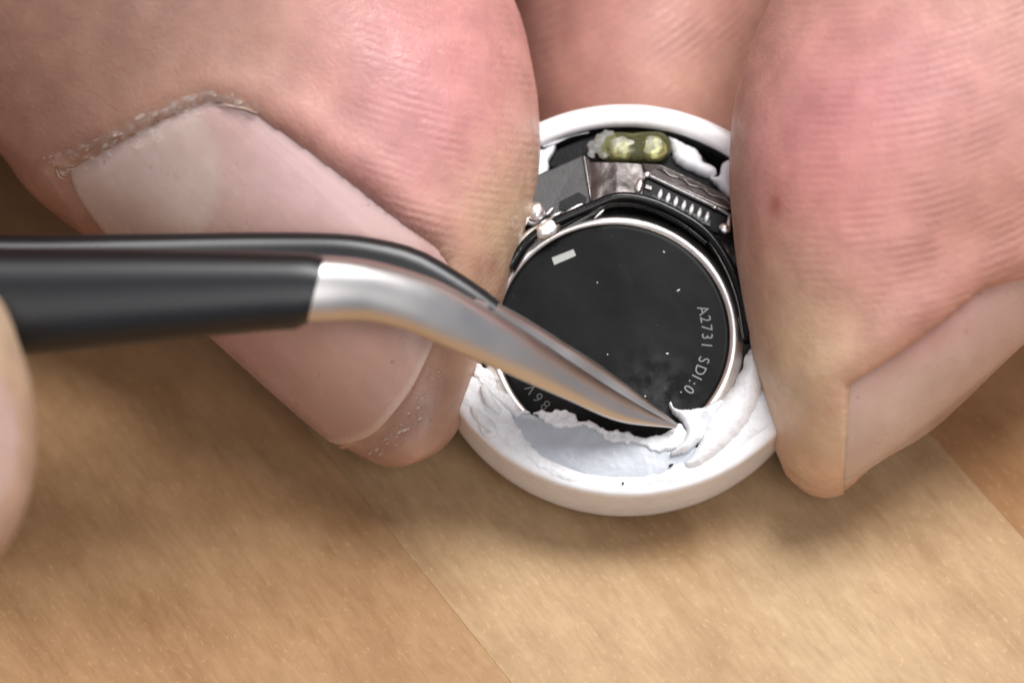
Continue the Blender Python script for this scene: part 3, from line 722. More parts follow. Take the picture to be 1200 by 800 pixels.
# black backing board under the capsule
prism('backing_board', [(640, 196), (650, 176), (676, 165), (700, 156), (745, 152), (790, 156), (826, 186), (858, 222), (850, 240), (780, 205), (690, 200)], -0.75, 1.2, M_CAV, bud, bev=0.12)
pillow('pale_patch', [(622, 172), (640, 172), (652, 166), (644, 185), (641, 204), (622, 214), (612, 216)], -0.45, M_GLUE2, bud, H=0.3, edge=0.2, step=0.05, bottom=-2, amp=0.08, jag=0.06, seed=41)
pillow('glue_lump', [(783, 157), (797, 163), (815, 172), (822, 180), (824, 186), (839, 195), (838, 203), (826, 204), (812, 198), (800, 192), (790, 184), (787, 172)], -0.2, M_GLUE2, bud, H=0.5, edge=0.35, step=0.045, bottom=-1.5, amp=0.08, jag=0.03, seed=42)
pillow('glue_lump', [(846, 190), (856, 184), (870, 184), (876, 230), (868, 248), (856, 234), (842, 216), (832, 205), (842, 204)], -0.1, M_GLUE2, bud, H=0.5, edge=0.35, step=0.05, bottom=-1.8, amp=0.1, jag=0.04, seed=43)
sweep('torn_film', dpts([(636, 172, -0.42), (650, 166, -0.45), (668, 159, -0.5), (690, 155, -0.5)]), [(0.05, 0.05), (0.12, 0.06), (0.08, 0.06), (0.04, 0.04)], M_GLUE2, bud, seg=8)

# --- white glue in the lower half of the shell
ths = np.radians(np.linspace(203, 352, 60))
rim = np.stack([(9.25 + 0.12 * np.sin(ths * 9)) * np.cos(ths), (9.25 + 0.12 * np.sin(ths * 9)) * np.sin(ths), np.full_like(ths, -0.12)], -1)
rw_ = to_view(dw(rim)); rimx, rimy = to_px(rw_)
outer = list(zip(rimx, rimy))
inner = [(893, 452), (872, 492), (845, 522), (812, 540), (790, 543), (775, 552), (752, 556), (746, 568), (720, 572), (694, 570), (680, 556), (650, 540), (625, 520), (606, 494), (598, 478), (582, 460), (562, 440)]
pillow('glue_bead', np.array(outer + inner), 0.09, M_GLUE, bud, H=0.28, edge=0.45, step=0.045, bottom=-2.9, amp=0.17, nscale=0.8, jag=0.12, seed=51)
pillow('glue_sheet', np.array([(558, 424), (570, 430), (580, 445), (590, 458), (598, 461), (610, 475), (624, 480), (642, 482), (656, 479), (672, 486), (686, 492), (697, 493), (708, 501), (726, 502), (742, 506), (758, 511), (772, 508), (790, 499), (800, 498), (806, 508), (806, 520), (796, 528), (776, 530), (756, 523), (742, 516), (728, 518), (712, 516), (704, 508), (694, 500), (680, 497), (664, 500), (650, 497), (636, 489), (618, 484), (604, 488), (592, 478), (572, 458), (556, 440)]),
       0.16, M_GLUE, bud, H=0.30, edge=0.13, step=0.032, bottom=-2.4, amp=0.13, nscale=0.35, jag=0.15, seed=52)
pillow('glue_roll', np.array([(874, 412), (882, 402), (890, 418), (895, 440), (892, 462), (878, 490), (858, 514), (832, 536), (812, 546), (802, 540), (812, 526), (824, 506), (826, 492), (842, 470), (856, 452), (868, 432)]),
       0.62, M_GLUE, bud, H=0.9, edge=0.75, step=0.055, bottom=-2.6, amp=0.10, nscale=0.8, jag=0.05, seed=53)
peel = pillow('peeled_flap', np.array([(785, 468), (790, 475), (800, 477), (814, 475), (830, 472), (845, 464), (848, 472), (832, 494), (822, 512), (808, 524), (798, 528), (786, 528), (800, 514), (804, 500), (797, 488), (790, 480)]),
       0.62, M_GLUE2, bud, H=0.55, edge=0.3, step=0.045, bottom=-0.4, amp=0.10, nscale=0.5, jag=0.05, seed=54,
       field=lambda X, Y: -0.35 * np.exp(-((X - disc(820, 492, 0.6)[0]) ** 2 + (Y - disc(820, 492, 0.6)[1]) ** 2) / 0.18))
peel['label'] = 'peeled curl of soft white glue at the tweezer point'
sweep('glue_curl', dpts([(553, 476, 0.1), (560, 486, 0.2), (572, 498, 0.15), (578, 506, 0.15), (570, 508, 0.1), (562, 498, 0.05)]), [(0.1, 0.1), (0.22, 0.16), (0.26, 0.2), (0.2, 0.18), (0.16, 0.12), (0.08, 0.08)], M_GLUE, bud, seg=14)
sweep('glue_curl', dpts([(566, 452, 0.3), (574, 470, 0.3), (586, 482, 0.2)]), [(0.18, 0.15), (0.24, 0.2), (0.14, 0.1)], M_GLUE, bud, seg=14)
for k, (x, y, l_) in enumerate([(786, 545, 4), (730, 566, 1.6)]):
    blob('dark_crumb', x, y, 0.1 if y > 540 else 0.0, 0.03 * l_, 0.05, 0.04, M_CAV, bud, 0.5, 60 + k, 0.4, 0.1)
for k, (x, y) in enumerate([(738, 536), (745, 540), (734, 541), (662, 522), (690, 548)]):
    blob('glue_crumb', x, y, -0.15, 0.12, 0.1, 0.08, M_GLUE, bud, 0.5, 70 + k, 0.4, 0.1)

# ------------------------------------------------------------------ digits
def loft(rows, nt=330, nf=240, tip_pow=1.6):
    """rows: Lx, Ly, Rx, Ry (silhouette pixels), w0, h (mm). Returns grid (nt, nf, 3) in view mm and phi"""
    t = np.linspace(0, 1, nt); t = 1 - (1 - t) ** tip_pow
    Rr = crom(np.asarray(rows, float), nt, t)
    L = vw(Rr[:, 0], Rr[:, 1], Rr[:, 4]); R = vw(Rr[:, 2], Rr[:, 3], Rr[:, 4])
    C = (L + R) / 2; A = (R - L) / 2; h = np.maximum(Rr[:, 5], 0.02)
    ph = np.linspace(0, 2 * math.pi, nf, endpoint=False)
    V = C[:, None] + A[:, None] * np.cos(ph)[None, :, None]
    V[..., 2] += h[:, None] * np.sin(ph)
    return V, ph
def loft_faces(nt, nf):
    return grid_faces(nt, nf, True) + [tuple(range(nf - 1, -1, -1)), tuple(range((nt - 1) * nf, nt * nf))]
def vnormals(V, F):
    # normals of a closed grid by central differences
    dt = np.gradient(V, axis=0); df = np.roll(V, -1, 1) - np.roll(V, 1, 1)
    n = np.cross(df, dt); n /= np.linalg.norm(n, axis=-1, keepdims=True) + 1e-9
    c = V.mean(1, keepdims=True); s = np.sign(np.sum(n * (V - c), -1, keepdims=True).mean())
    return n * s

def paint(px, py, base, blobs):
    c = np.ones(px.shape + (3,)) * np.array(base)
    for (x, y, sx, sy, rot, col, a) in blobs:
        ca_, sa_ = math.cos(math.radians(rot)), math.sin(math.radians(rot))
        u = (px - x) * ca_ + (py - y) * sa_; v = -(px - x) * sa_ + (py - y) * ca_
        g = a * np.exp(-0.5 * ((u / sx) ** 2 + (v / sy) ** 2))
        c = c * (1 - g[..., None]) + np.array(col) * g[..., None]
    return c

def coons(bot, top, left, right, n, m):
    """bot/top run along the first axis direction (left->right), left/right from bot to top"""
    bot, top = polyres(bot, n), polyres(top, n); left, right = polyres(left, m), polyres(right, m)
    s = np.linspace(0, 1, n)[:, None, None]; t = np.linspace(0, 1, m)[None, :, None]
    return ((1 - t) * bot[:, None] + t * top[:, None] + (1 - s) * left[None] + s * right[None]
            - ((1 - s) * (1 - t) * bot[0] + s * (1 - t) * bot[-1] + (1 - s) * t * top[0] + s * t * top[-1]))

def make_nail(V, prox, dist, left, right, off, thick, parent, colfun, side_left=None, name='fingernail', n=90, m=90):
    """nail plate: patch of the digit surface V between four pixel curves, lifted by off(s, t).
    s: 0 left .. 1 right, t: 0 cuticle .. 1 free edge"""
    nt, nf = V.shape[:2]
    bvh = BVHTree.FromPolygons([Vector(p) for p in V.reshape(-1, 3)], [tuple(f) for f in grid_faces(nt, nf, True)])
    G = coons(prox, dist, left, right, n, m)
    P = np.zeros((n, m, 3)); ok = np.zeros((n, m), bool); NR = np.zeros((n, m, 3)); NR[..., 2] = 1
    eye = Vector((0, 0, D))
    for i in range(n):
        for j in range(m):
            q = vw(G[i, j, 0], G[i, j, 1], 0.0); d = (Vector(q) - eye).normalized()
            loc, nr, _, _ = bvh.ray_cast(eye, d)
            if loc is not None:
                P[i, j] = loc; ok[i, j] = True
                if nr.z < 0: nr = -nr
                NR[i, j] = nr
    # rays that just miss the silhouette take their neighbour's depth
    for j in range(m):
        good = np.nonzero(ok[:, j])[0]
        if len(good) == 0: continue
        for i in range(n):
            if not ok[i, j]:
                g = good[np.argmin(np.abs(good - i))]
                P[i, j] = vw(G[i, j, 0], G[i, j, 1], P[g, j, 2] - 0.35 * abs(g - i) * 0.3); NR[i, j] = NR[g, j]
    for _ in range(6):   # soften facet normals
        NR[1:-1, 1:-1] = (NR[1:-1, 1:-1] + NR[:-2, 1:-1] + NR[2:, 1:-1] + NR[1:-1, :-2] + NR[1:-1, 2:])
        NR /= np.linalg.norm(NR, axis=-1, keepdims=True)
        P[1:-1, 1:-1, 2] = (P[1:-1, 1:-1, 2] * 2 + P[:-2, 1:-1, 2] + P[2:, 1:-1, 2] + P[1:-1, :-2, 2] + P[1:-1, 2:, 2]) / 6
    s, t = np.meshgrid(np.linspace(0, 1, n), np.linspace(0, 1, m), indexing='ij')
    P = P + NR * off(s, t)[..., None]
    px, py = to_px(P)
    col = colfun(px, py, s, t)
    L = P - NR * thick
    k = n * m
    F = grid_faces(n, m); F2 = [tuple(i + k for i in f[::-1]) for f in F]; E = []
    for i in range(n - 1):
        for j in (0, m - 1): E.append((i * m + j, (i + 1) * m + j, k + (i + 1) * m + j, k + i * m + j))
    for j in range(m - 1):
        for i in (0, n - 1): E.append((i * m + j, i * m + j + 1, k + i * m + j + 1, k + i * m + j))
    AL = np.tile(s.ravel(), 2); LN = np.tile(t.ravel(), 2)
    return mesh_obj(name, world_mm(np.vstack([P.reshape(-1, 3), L.reshape(-1, 3)])), F + F2 + E, M_NAIL, parent,
                    colors=np.tile(col.reshape(-1, 3), (2, 1)), attrs={'across': AL, 'along': LN}, sharp=70), P

# palette (linear)
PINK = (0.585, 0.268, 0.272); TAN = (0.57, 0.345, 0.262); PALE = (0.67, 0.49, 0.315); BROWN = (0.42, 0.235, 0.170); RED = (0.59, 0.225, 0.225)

# ---- left digit
TH = [(40, -820, 420, -980, 16, 9.5), (-260, -500, 190, -760, 12, 9.5), (-330, -230, 130, -560, 6, 9.2), (-180, 10, 240, -390, 1.5, 9), (0, 180, 400, -235, -1.2, 8.6), (120, 288, 520, -105, -2.2, 8.2), (220, 378, 598, -8, -2.5, 7.9), (290, 438, 622, 100, -2.5, 7.5),
      (345, 484, 619, 210, -2.3, 6.9), (390, 520, 600, 318, -2.0, 6.0), (420, 537, 574, 405, -1.6, 5.1), (440, 545, 553, 465, -1.2, 4.6), (458, 548, 534, 508, -0.8, 3.7), (472, 547, 512, 531, -0.5, 2.5), (488, 541, 490, 540, -0.3, 0.05)]
TV, tph = loft(TH)
TV0 = TV.copy()
th_nail = [(64, 200), (100, 182), (150, 156), (200, 130), (245, 116), (300, 132), (350, 165), (410, 208), (470, 256), (512, 288), (526, 310), (520, 360), (503, 410), (478, 460), (440, 505), (405, 521), (388, 530), (340, 500), (240, 415), (165, 350), (118, 290)]
tn = vnormals(TV, None)
px, py = to_px(TV); front = smooth(np.sin(tph), -0.25, 0.05)[None, :] * np.ones(px.shape)
sd = poly_sd(px, py, th_nail) / K
disp = np.zeros(px.shape)
disp += -0.40 * smooth(sd, -0.05, 0.55) * front
# flesh that wells up beside the nail and behind the cuticle, but not past the free edge
beyond = smooth((px - 440) * 0.62 + (py - 430) * 0.78, -60, 60) * smooth(px, 330, 420)
side = np.exp(-((np.clip(-sd, 0, 99) - 0.9) / 1.0) ** 2) * (sd < 0)
disp += 0.40 * side * front * (1 - beyond)
disp += 0.9 * np.exp(-(((px - 520) * 0.80 + (py - 150) * 0.60) / 150) ** 2 - ((-(px - 520) * 0.60 + (py - 150) * 0.80) / 90) ** 2) * front
disp += -0.30 * smooth(-sd, 0, 0.3) * beyond * np.exp(-np.clip(-sd, 0, 99) / 1.2) * front
disp += 0.10 * (fbm(TV, 3.0, 2) - 0.5) + 0.05 * (fbm(TV, 0.9, 6) - 0.5)
TV = TV + tn * disp[..., None]
tcol = paint(px, py, TAN, [(440, 60, 190, 130, 30, PINK, 0.95), (540, 150, 90, 130, 0, PINK, 0.9), (250, 40, 120, 80, 30, (0.52, 0.29, 0.225), 0.7), (60, 70, 170, 110, 0, BROWN, 0.85), (90, 250, 110, 60, 40, (0.36, 0.18, 0.135), 0.8), (180, 110, 120, 40, -30, (0.44, 0.25, 0.185), 0.7),  # brown upper left and dark red-brown lower edge paint the hand's shade
                                  (590, 300, 45, 110, 10, PALE, 0.9), (560, 330, 60, 60, 0, (0.56, 0.38, 0.25), 0.8), (500, 500, 90, 60, -50, (0.42, 0.26, 0.19), 0.8), (480, 250, 120, 14, 37, (0.48, 0.24, 0.20), 0.6)])  # last entry: narrow dark streak painting the shadow along the nail fold
cut = np.exp(-((sd + 0.22) / 0.22) ** 2) * (1 - smooth(px, 290, 330)) * (1 - smooth(py, 205, 230)) * smooth(fbm(np.stack([px, py, px * 0], -1), 14, 31), 0.25, 0.6) * front
tcol = tcol * (1 - 0.75 * cut[..., None]) + np.array((0.60, 0.44, 0.37)) * 0.75 * cut[..., None]
rid = 2 * math.pi / 0.38 * ((px - 500) * -0.30 + (py - 100) * 0.95 + 0.0009 * (px - 470) ** 2) / K
rwt = smooth(px, 380, 470) * (1 - smooth(py, 240, 330)) * front
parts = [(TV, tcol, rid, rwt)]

# ---- right digit
IX = [(1020, -1150, 1400, -950, 8, 9), (1180, -820, 1620, -480, 5, 9.2), (1180, -560, 1690, -80, 2, 9.2), (1090, -380, 1540, 120, 0, 9), (990, -190, 1400, 248, 0.5, 8.8), (915, -20, 1285, 343, 1, 8.4), (874, 80, 1205, 404, 1, 8.0), (861, 180, 1142, 458, 1, 7.5), (866, 290, 1092, 500, 0.6, 6.9), (880, 395, 1052, 530, 0.2, 6.2),
      (893, 465, 1026, 548, -0.2, 5.4), (903, 508, 1009, 560, -0.5, 4.6), (914, 540, 998, 569, -0.9, 3.6), (928, 563, 988, 575, -1.3, 2.5), (945, 574, 974, 578, -1.8, 1.3), (959, 578, 961, 578, -2.0, 0.05)]
IV, iph = loft(IX)
IV0 = IV.copy()
ix_nail = [(992, 448), (1050, 411), (1100, 376), (1150, 337), (1200, 325), (1245, 326), (1275, 345), (1262, 372), (1205, 414), (1105, 508), (1040, 546), (988, 576), (989, 520)]
inn = vnormals(IV, None)
px, py = to_px(IV); front = smooth(np.sin(iph), -0.25, 0.05)[None, :] * np.ones(px.shape)
sd = poly_sd(px, py, ix_nail) / K
disp = -0.42 * smooth(sd, -0.05, 0.5) * front
edge = (1 - smooth(px, 960, 1010)) * smooth(py, 430, 470)
side = np.exp(-((np.clip(-sd, 0, 99) - 0.9) / 1.0) ** 2) * (sd < 0)
disp += 0.32 * side * front * (1 - edge) + 0.16 * side * front * edge
disp += 0.8 * np.exp(-((px - 990) / 120) ** 2 - ((py - 210) / 170) ** 2) * front
disp += 0.10 * (fbm(IV, 3.0, 12) - 0.5) + 0.05 * (fbm(IV, 0.9, 16) - 0.5)
disp += 0.14 * (fbm(IV, 0.5, 18) - 0.5) * smooth(py, 520, 560)
IV = IV + inn * disp[..., None]
icol = paint(px, py, TAN, [(1030, 150, 170, 150, 10, PINK, 0.95), (980, 230, 90, 70, 0, RED, 0.55), (1120, 240, 120, 80, -40, (0.52, 0.245, 0.20), 0.7), (940, 450, 60, 110, -15, PALE, 0.95), (868, 200, 14, 170, 0, (0.52, 0.33, 0.24), 0.7), (890, 60, 30, 60, 0, (0.54, 0.30, 0.25), 0.5),
                                  (1180, 260, 70, 70, 0, (0.46, 0.23, 0.17), 0.7), (1080, 395, 120, 14, -36, (0.50, 0.25, 0.19), 0.5), (919, 240, 5, 9, 0, (0.35, 0.08, 0.07), 0.6)])  # thin dark streak beside the nail paints the shadow of its fold
rid = 2 * math.pi / 0.39 * ((py - 200) * 0.98 + 0.00095 * (px - 900) ** 2 - 0.12 * (px - 900)) / K
rwt = smooth(px, 900, 1010) * (1 - smooth(py, 300, 420)) * front
parts.append((IV, icol, rid, rwt))

# ---- digit behind the shell, pad towards the camera
MD = [(560, -1150, 880, -1150, 0, 8.5), (530, -700, 960, -700, -12, 8.5), (520, -420, 980, -420, -15.5, 8.2), (575, -200, 945, -200, -15.8, 7.9), (597, 0, 925, 0, -14.6, 7.4), (607, 120, 905, 120, -12.7, 6.1), (622, 200, 890, 200, -11.4, 4.5), (630, 255, 870, 255, -10.9, 3.0), (680, 285, 820, 285, -10.7, 1.7), (748, 298, 752, 298, -10.6, 0.05)]
MV, mph = loft(MD, 160, 150)
px, py = to_px(MV); front = smooth(np.sin(mph), -0.25, 0.05)[None, :] * np.ones(px.shape)
MV = MV + vnormals(MV, None) * (0.10 * (fbm(MV, 3.0, 22) - 0.5) + 0.35 * np.exp(-((px - 760) / 150) ** 2 - ((py - 20) / 80) ** 2))[..., None]
mcol = paint(px, py, (0.49, 0.265, 0.21), [(740, 30, 120, 60, 0, (0.55, 0.285, 0.25), 0.8), (850, 100, 60, 60, 0, (0.52, 0.31, 0.235), 0.6)])
rid = 2 * math.pi / 0.39 * ((px - 740) * 0.62 + (py - 60) * 0.78 + 0.001 * (px - 800) ** 2) / K
parts.append((MV, mcol, rid, 0.8 * front * (1 - smooth(py, 80, 140))))

# ---- curled digit in the shade behind the left one
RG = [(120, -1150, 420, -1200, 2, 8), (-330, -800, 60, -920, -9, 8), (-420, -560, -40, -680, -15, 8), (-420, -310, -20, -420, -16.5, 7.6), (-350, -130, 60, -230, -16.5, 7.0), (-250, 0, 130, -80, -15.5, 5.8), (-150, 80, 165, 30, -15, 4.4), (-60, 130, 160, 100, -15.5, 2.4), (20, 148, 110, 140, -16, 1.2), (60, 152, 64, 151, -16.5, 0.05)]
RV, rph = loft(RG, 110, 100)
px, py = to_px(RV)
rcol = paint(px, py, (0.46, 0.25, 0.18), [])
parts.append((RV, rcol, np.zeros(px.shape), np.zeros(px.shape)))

TN = [(-250, -1100, 600, -1100, 16, 14), (-330, -700, 520, -650, 17, 13), (-300, -420, 450, -380, 16, 10), (-200, -270, 330, -250, 14.5, 6), (0, -200, 120, -195, 13.5, 0.05)]  # out-of-frame thenar mass, added to block overhead light at upper left
NV, _p = loft(TN, 70, 90)
parts.append((NV, np.ones(NV.shape) * np.array(TAN), np.zeros(NV.shape[:2]), np.zeros(NV.shape[:2])))
PK = [(-500, -1000, 0, -1100, 10, 10), (-750, -600, -280, -680, 5, 10), (-760, -250, -280, -330, 1, 9.5), (-640, 20, -160, -70, -3, 8.5), (-480, 150, -90, 60, -5, 6.5), (-330, 190, -60, 140, -6, 4), (-180, 192, -172, 188, -6, 0.05)]  # unseen little-finger side of the hand, added to block ambient light from left
KV, _p = loft(PK, 70, 80)
parts.append((KV, np.ones(KV.shape) * np.array(TAN), np.zeros(KV.shape[:2]), np.zeros(KV.shape[:2])))
# ---- palm and wrist, out of frame above
PM = [(150, -2600, 1150, -2600, 26, 17), (150, -2100, 1180, -2100, 24, 17), (0, -1750, 1320, -1750, 20, 16), (-60, -1450, 1440, -1400, 15, 15), (-60, -1150, 1440, -1130, 11, 14), (20, -920, 1400, -930, 8, 11.5), (250, -830, 1200, -850, 6, 7), (640, -800, 760, -800, 5, 0.5)]
PV, pph = loft(PM, 90, 120, 1.2)
parts.append((PV, np.ones(PV.shape) * np.array(TAN), np.zeros(PV.shape[:2]), np.zeros(PV.shape[:2])))

def digits_to_hand(name, parts):
    objs = []
    for k, (V, c, r_, w_) in enumerate(parts):
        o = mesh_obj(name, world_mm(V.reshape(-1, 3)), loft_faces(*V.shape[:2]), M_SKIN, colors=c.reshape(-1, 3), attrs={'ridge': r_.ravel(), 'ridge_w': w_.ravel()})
        objs.append(o)
    base = objs[-1]
    for o in objs[:-1]:
        md = base.modifiers.new('u', 'BOOLEAN'); md.operation = 'UNION'; md.solver = 'EXACT'; md.object = o
    dg = bpy.context.evaluated_depsgraph_get()
    me = bpy.data.meshes.new_from_object(base.evaluated_get(dg))
    for o in objs[:-1]: bpy.data.objects.remove(o)
    base.modifiers.clear(); base.data = me; me.name = name
    me.polygons.foreach_set('use_smooth', [True] * len(me.polygons))
    me.materials.clear(); me.materials.append(M_SKIN)
    base.name = name
    # carry colour and ridge data over from the digits, vertex by nearest vertex
    A = np.vstack([world_mm(V.reshape(-1, 3)) for V, *_ in parts])
    AC = np.vstack([c.reshape(-1, 3) for _, c, _, _ in parts]); AR = np.concatenate([r_.ravel() for _, _, r_, _ in parts]); AW = np.concatenate([w_.ravel() for _, _, _, w_ in parts])
    kd = KDTree(len(A))
    for i, q in enumerate(A): kd.insert(q, i)
    kd.balance()
    vv = np.zeros(len(me.vertices) * 3, np.float32); me.vertices.foreach_get('co', vv)
    ix = np.array([kd.find(q)[1] for q in vv.reshape(-1, 3) / MM])
    c4 = np.ones((len(ix), 4), np.float32); c4[:, :3] = AC[ix]
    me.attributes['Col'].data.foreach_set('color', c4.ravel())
    me.attributes['ridge'].data.foreach_set('value', AR[ix].astype(np.float32)); me.attributes['ridge_w'].data.foreach_set('value', AW[ix].astype(np.float32))
    return base
hand = digits_to_hand('hand', parts)
tag(hand, 'bare hand gripping the white earbud housing between two fingertips', 'hand')

# ---- nails of the gripping hand
def th_col(px, py, s, t):
    c = paint(px, py, (0.57, 0.36, 0.325), [(350, 215, 120, 45, 38, (0.68, 0.46, 0.46), 0.9), (200, 205, 75, 62, 25, (0.58, 0.42, 0.355), 0.85), (430, 430, 120, 90, 38, (0.55, 0.345, 0.265), 0.9), (120, 260, 60, 40, 40, (0.46, 0.28, 0.235), 0.5), (270, 400, 60, 30, 0, (0.56, 0.29, 0.24), 0.35)])  # first spot is a painted lavender highlight near the right fold
    lun = (1 - smooth(np.hypot((px - 150) / 112, (py - 205) / 120), 0.88, 1.02))[..., None] * 0.8
    c = c * (1 - lun) + np.array((0.66, 0.52, 0.455)) * lun
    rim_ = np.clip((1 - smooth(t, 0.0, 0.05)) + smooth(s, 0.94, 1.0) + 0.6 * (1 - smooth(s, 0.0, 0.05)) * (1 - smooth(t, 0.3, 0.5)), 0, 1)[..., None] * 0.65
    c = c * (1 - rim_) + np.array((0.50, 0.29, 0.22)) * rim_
    fe = smooth(t, 0.975, 0.992)[..., None]
    return c * (1 - fe) + np.array((0.66, 0.47, 0.37)) * fe
def th_off(s, t):
    o = -0.06 + 0.16 * smooth(t, 0.55, 1.0) + 0.25 * np.sin(np.pi * s) * np.sin(np.pi * np.clip(t * 1.1, 0, 1))
    o = o - 0.30 * (1 - smooth(t, 0.0, 0.08))
    o = o - 0.42 * smooth(s, 0.94, 1.0) * (1 - smooth(t, 0.93, 1.0))
    o = o - 0.35 * (1 - smooth(s, 0.0, 0.05)) * (1 - smooth(t, 0.25, 0.4))
    return o
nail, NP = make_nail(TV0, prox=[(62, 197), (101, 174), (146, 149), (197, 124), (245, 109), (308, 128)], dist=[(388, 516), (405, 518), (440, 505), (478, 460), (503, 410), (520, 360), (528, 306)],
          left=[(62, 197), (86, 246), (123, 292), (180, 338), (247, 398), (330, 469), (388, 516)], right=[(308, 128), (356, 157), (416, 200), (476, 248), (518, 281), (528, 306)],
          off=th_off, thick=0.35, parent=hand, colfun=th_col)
nail['label'] = 'broad pale fingernail with flaking cuticle'
# flakes of dry cuticle skin
def flake(px_pts, widths, seed):
    P = polyres(np.array(px_pts, float), 46); n = len(P); w_ = np.interp(np.linspace(0, 1, n), np.linspace(0, 1, len(widths)), widths)
    bvh = _bvh_th
    out = []
    eye = Vector((0, 0, D))
    T = np.gradient(P, axis=0); T /= np.linalg.norm(T, axis=1)[:, None]
    rg = np.random.RandomState(seed)
    rag = np.interp(np.arange(n), np.arange(0, n, 3), rg.rand(len(np.arange(0, n, 3))))
    for i in range(n):
        row = []
        for j, f in enumerate((-1, -0.3, 0.3, 1)):
            q = P[i] + np.array([-T[i, 1], T[i, 0]]) * f * w_[i] * (0.45 + 0.9 * rag[i])
            loc, nr, _, _ = bvh.ray_cast(eye, (Vector(vw(q[0], q[1], 0.0)) - eye).normalized())
            if loc is None: loc = Vector(vw(q[0], q[1], 0.0))
            lift = (0.04, 0.16, 0.20, 0.06)[j] + 0.06 * rag[(i * 2) % n]
            row.append(np.array(loc) + np.array([0, 0, lift]))
        out.append(row)
    V = np.array(out).reshape(-1, 3); L = V - np.array([0, 0, 0.10]); k = len(V)
    F = grid_faces(n, 4); F2 = [tuple(i + k for i in f[::-1]) for f in F]; E = []
    for i in range(n - 1):
        for j in (0, 3): E.append((i * 4 + j, (i + 1) * 4 + j, k + (i + 1) * 4 + j, k + i * 4 + j))
    mesh_obj('cuticle_flake', world_mm(np.vstack([V, L])), F + F2 + E, M_FLAKE, hand)
_bvh_th = BVHTree.FromPolygons([Vector(p) for p in TV.reshape(-1, 3)], [tuple(f) for f in grid_faces(*TV.shape[:2], True)])
def film(top, bot, seed, n=90, m=9):
    T_, B_ = polyres(np.array(top, float), n), polyres(np.array(bot, float), n)
    rg = np.random.RandomState(seed); eye = Vector((0, 0, D))
    rag = fbm(np.stack([np.arange(n) * 1.0, np.zeros(n), np.full(n, seed)], -1), 5.0, seed, 4)
    B_ = T_ + (B_ - T_) * (0.35 + 1.2 * rag)[:, None]
    V = np.zeros((n, m, 3))
    for i in range(n):
        for j in range(m):
            q = T_[i] + (B_[i] - T_[i]) * j / (m - 1)
            d = (Vector(vw(q[0], q[1], 0.0)) - eye).normalized(); best = None
            for bv in (_bvh_th, _bvh_nail):
                loc, *_ = bv.ray_cast(eye, d)
                if loc is not None and (best is None or loc.z > best.z): best = loc
            lift = 0.03 + 0.10 * (j / (m - 1)) ** 2 * rg.rand() if j > m - 3 else 0.035
            V[i, j] = np.array(best if best is not None else vw(q[0], q[1], 0.0)) + np.array([0, 0, lift])
    for _ in range(2): V[:, 1:-1, 2] = (V[:, :-2, 2] + 2 * V[:, 1:-1, 2] + V[:, 2:, 2]) / 4
    V[..., 2] += 0.03 * (fbm(V.reshape(-1, 3), 0.4, seed).reshape(n, m) - 0.3)
    P_ = V.reshape(-1, 3); L_ = P_ - np.array([0, 0, 0.03]); k = n * m
    F = grid_faces(n, m); F2 = [tuple(i + k for i in f[::-1]) for f in F]; E = []
    for i in range(n - 1):
        for j in (0, m - 1): E.append((i * m + j, (i + 1) * m + j, k + (i + 1) * m + j, k + i * m + j))
    mesh_obj('cuticle', world_mm(P_), F, M_FILM, hand)
_bvh_nail = BVHTree.FromPolygons([Vector(p) for p in NP.reshape(-1, 3)], [tuple(f) for f in grid_faces(*NP.shape[:2])])
film([(54, 184), (90, 172), (130, 155), (170, 135), (205, 118), (240, 107), (270, 112), (302, 131)], [(70, 203), (104, 196), (150, 182), (190, 158), (222, 140), (252, 128), (280, 130), (304, 137)], 3)
film([(150, 150), (180, 132), (215, 115), (245, 110), (275, 118)], [(168, 172), (198, 148), (226, 130), (252, 122), (280, 126)], 8, 60)
flake([(78, 199), (100, 197), (118, 191), (135, 190), (150, 185), (166, 179)], [0.8, 1.6, 1.0, 1.5, 1.1, 0.5], 1)
flake([(180, 164), (200, 146), (228, 132), (256, 124), (285, 127), (302, 133)], [0.5, 1.3, 0.9, 1.8, 2.0, 0.5], 2)
flake([(66, 198), (70, 207), (78, 210)], [0.8, 1.6, 0.5], 5)
def scale_at(x, y, r_, seed):
    rg = np.random.RandomState(seed); n = 7; eye = Vector((0, 0, D)); V = []
    rot = rg.rand() * 6.28
    for k in range(n):
        a_ = 2 * math.pi * k / n; rr = r_ * (0.5 + 0.8 * rg.rand())
        qx, qy = rr * 1.7 * math.cos(a_), rr * 0.7 * math.sin(a_)
        qx, qy = x + qx * 0.87 + qy * 0.5, y - qx * 0.45 + qy * 0.87
        loc, *_ = _bvh_th.ray_cast(eye, (Vector(vw(qx, qy, 0.0)) - eye).normalized())
        if loc is None: return
        V.append(np.array(loc) + np.array([0, 0, 0.02 + 0.10 * rg.rand()]))
    V = np.array(V); V = np.vstack([V, V - np.array([0, 0, 0.08])])
    F = [tuple(range(n)), tuple(range(2 * n - 1, n - 1, -1))] + [(i, (i + 1) % n, n + (i + 1) % n, n + i) for i in range(n)]
    mesh_obj('cuticle_flake', world_mm(V), F, M_FLAKE, hand, smooth_sh=False)
rg = np.random.RandomState(5)
ln = polyres(np.array([(58, 185), (85, 178), (115, 168), (150, 150), (190, 128), (230, 114), (262, 111), (292, 124)], float), 60)
for k in range(20):
    q = ln[rg.randint(60)] + rg.randn(2) * (4.0, 3.2)
    scale_at(q[0], q[1] + 3, 1.3 + 3.2 * rg.rand() ** 2, k)
ln2 = polyres(np.array([(420, 535), (450, 520), (478, 496), (500, 462), (512, 430)], float), 50)
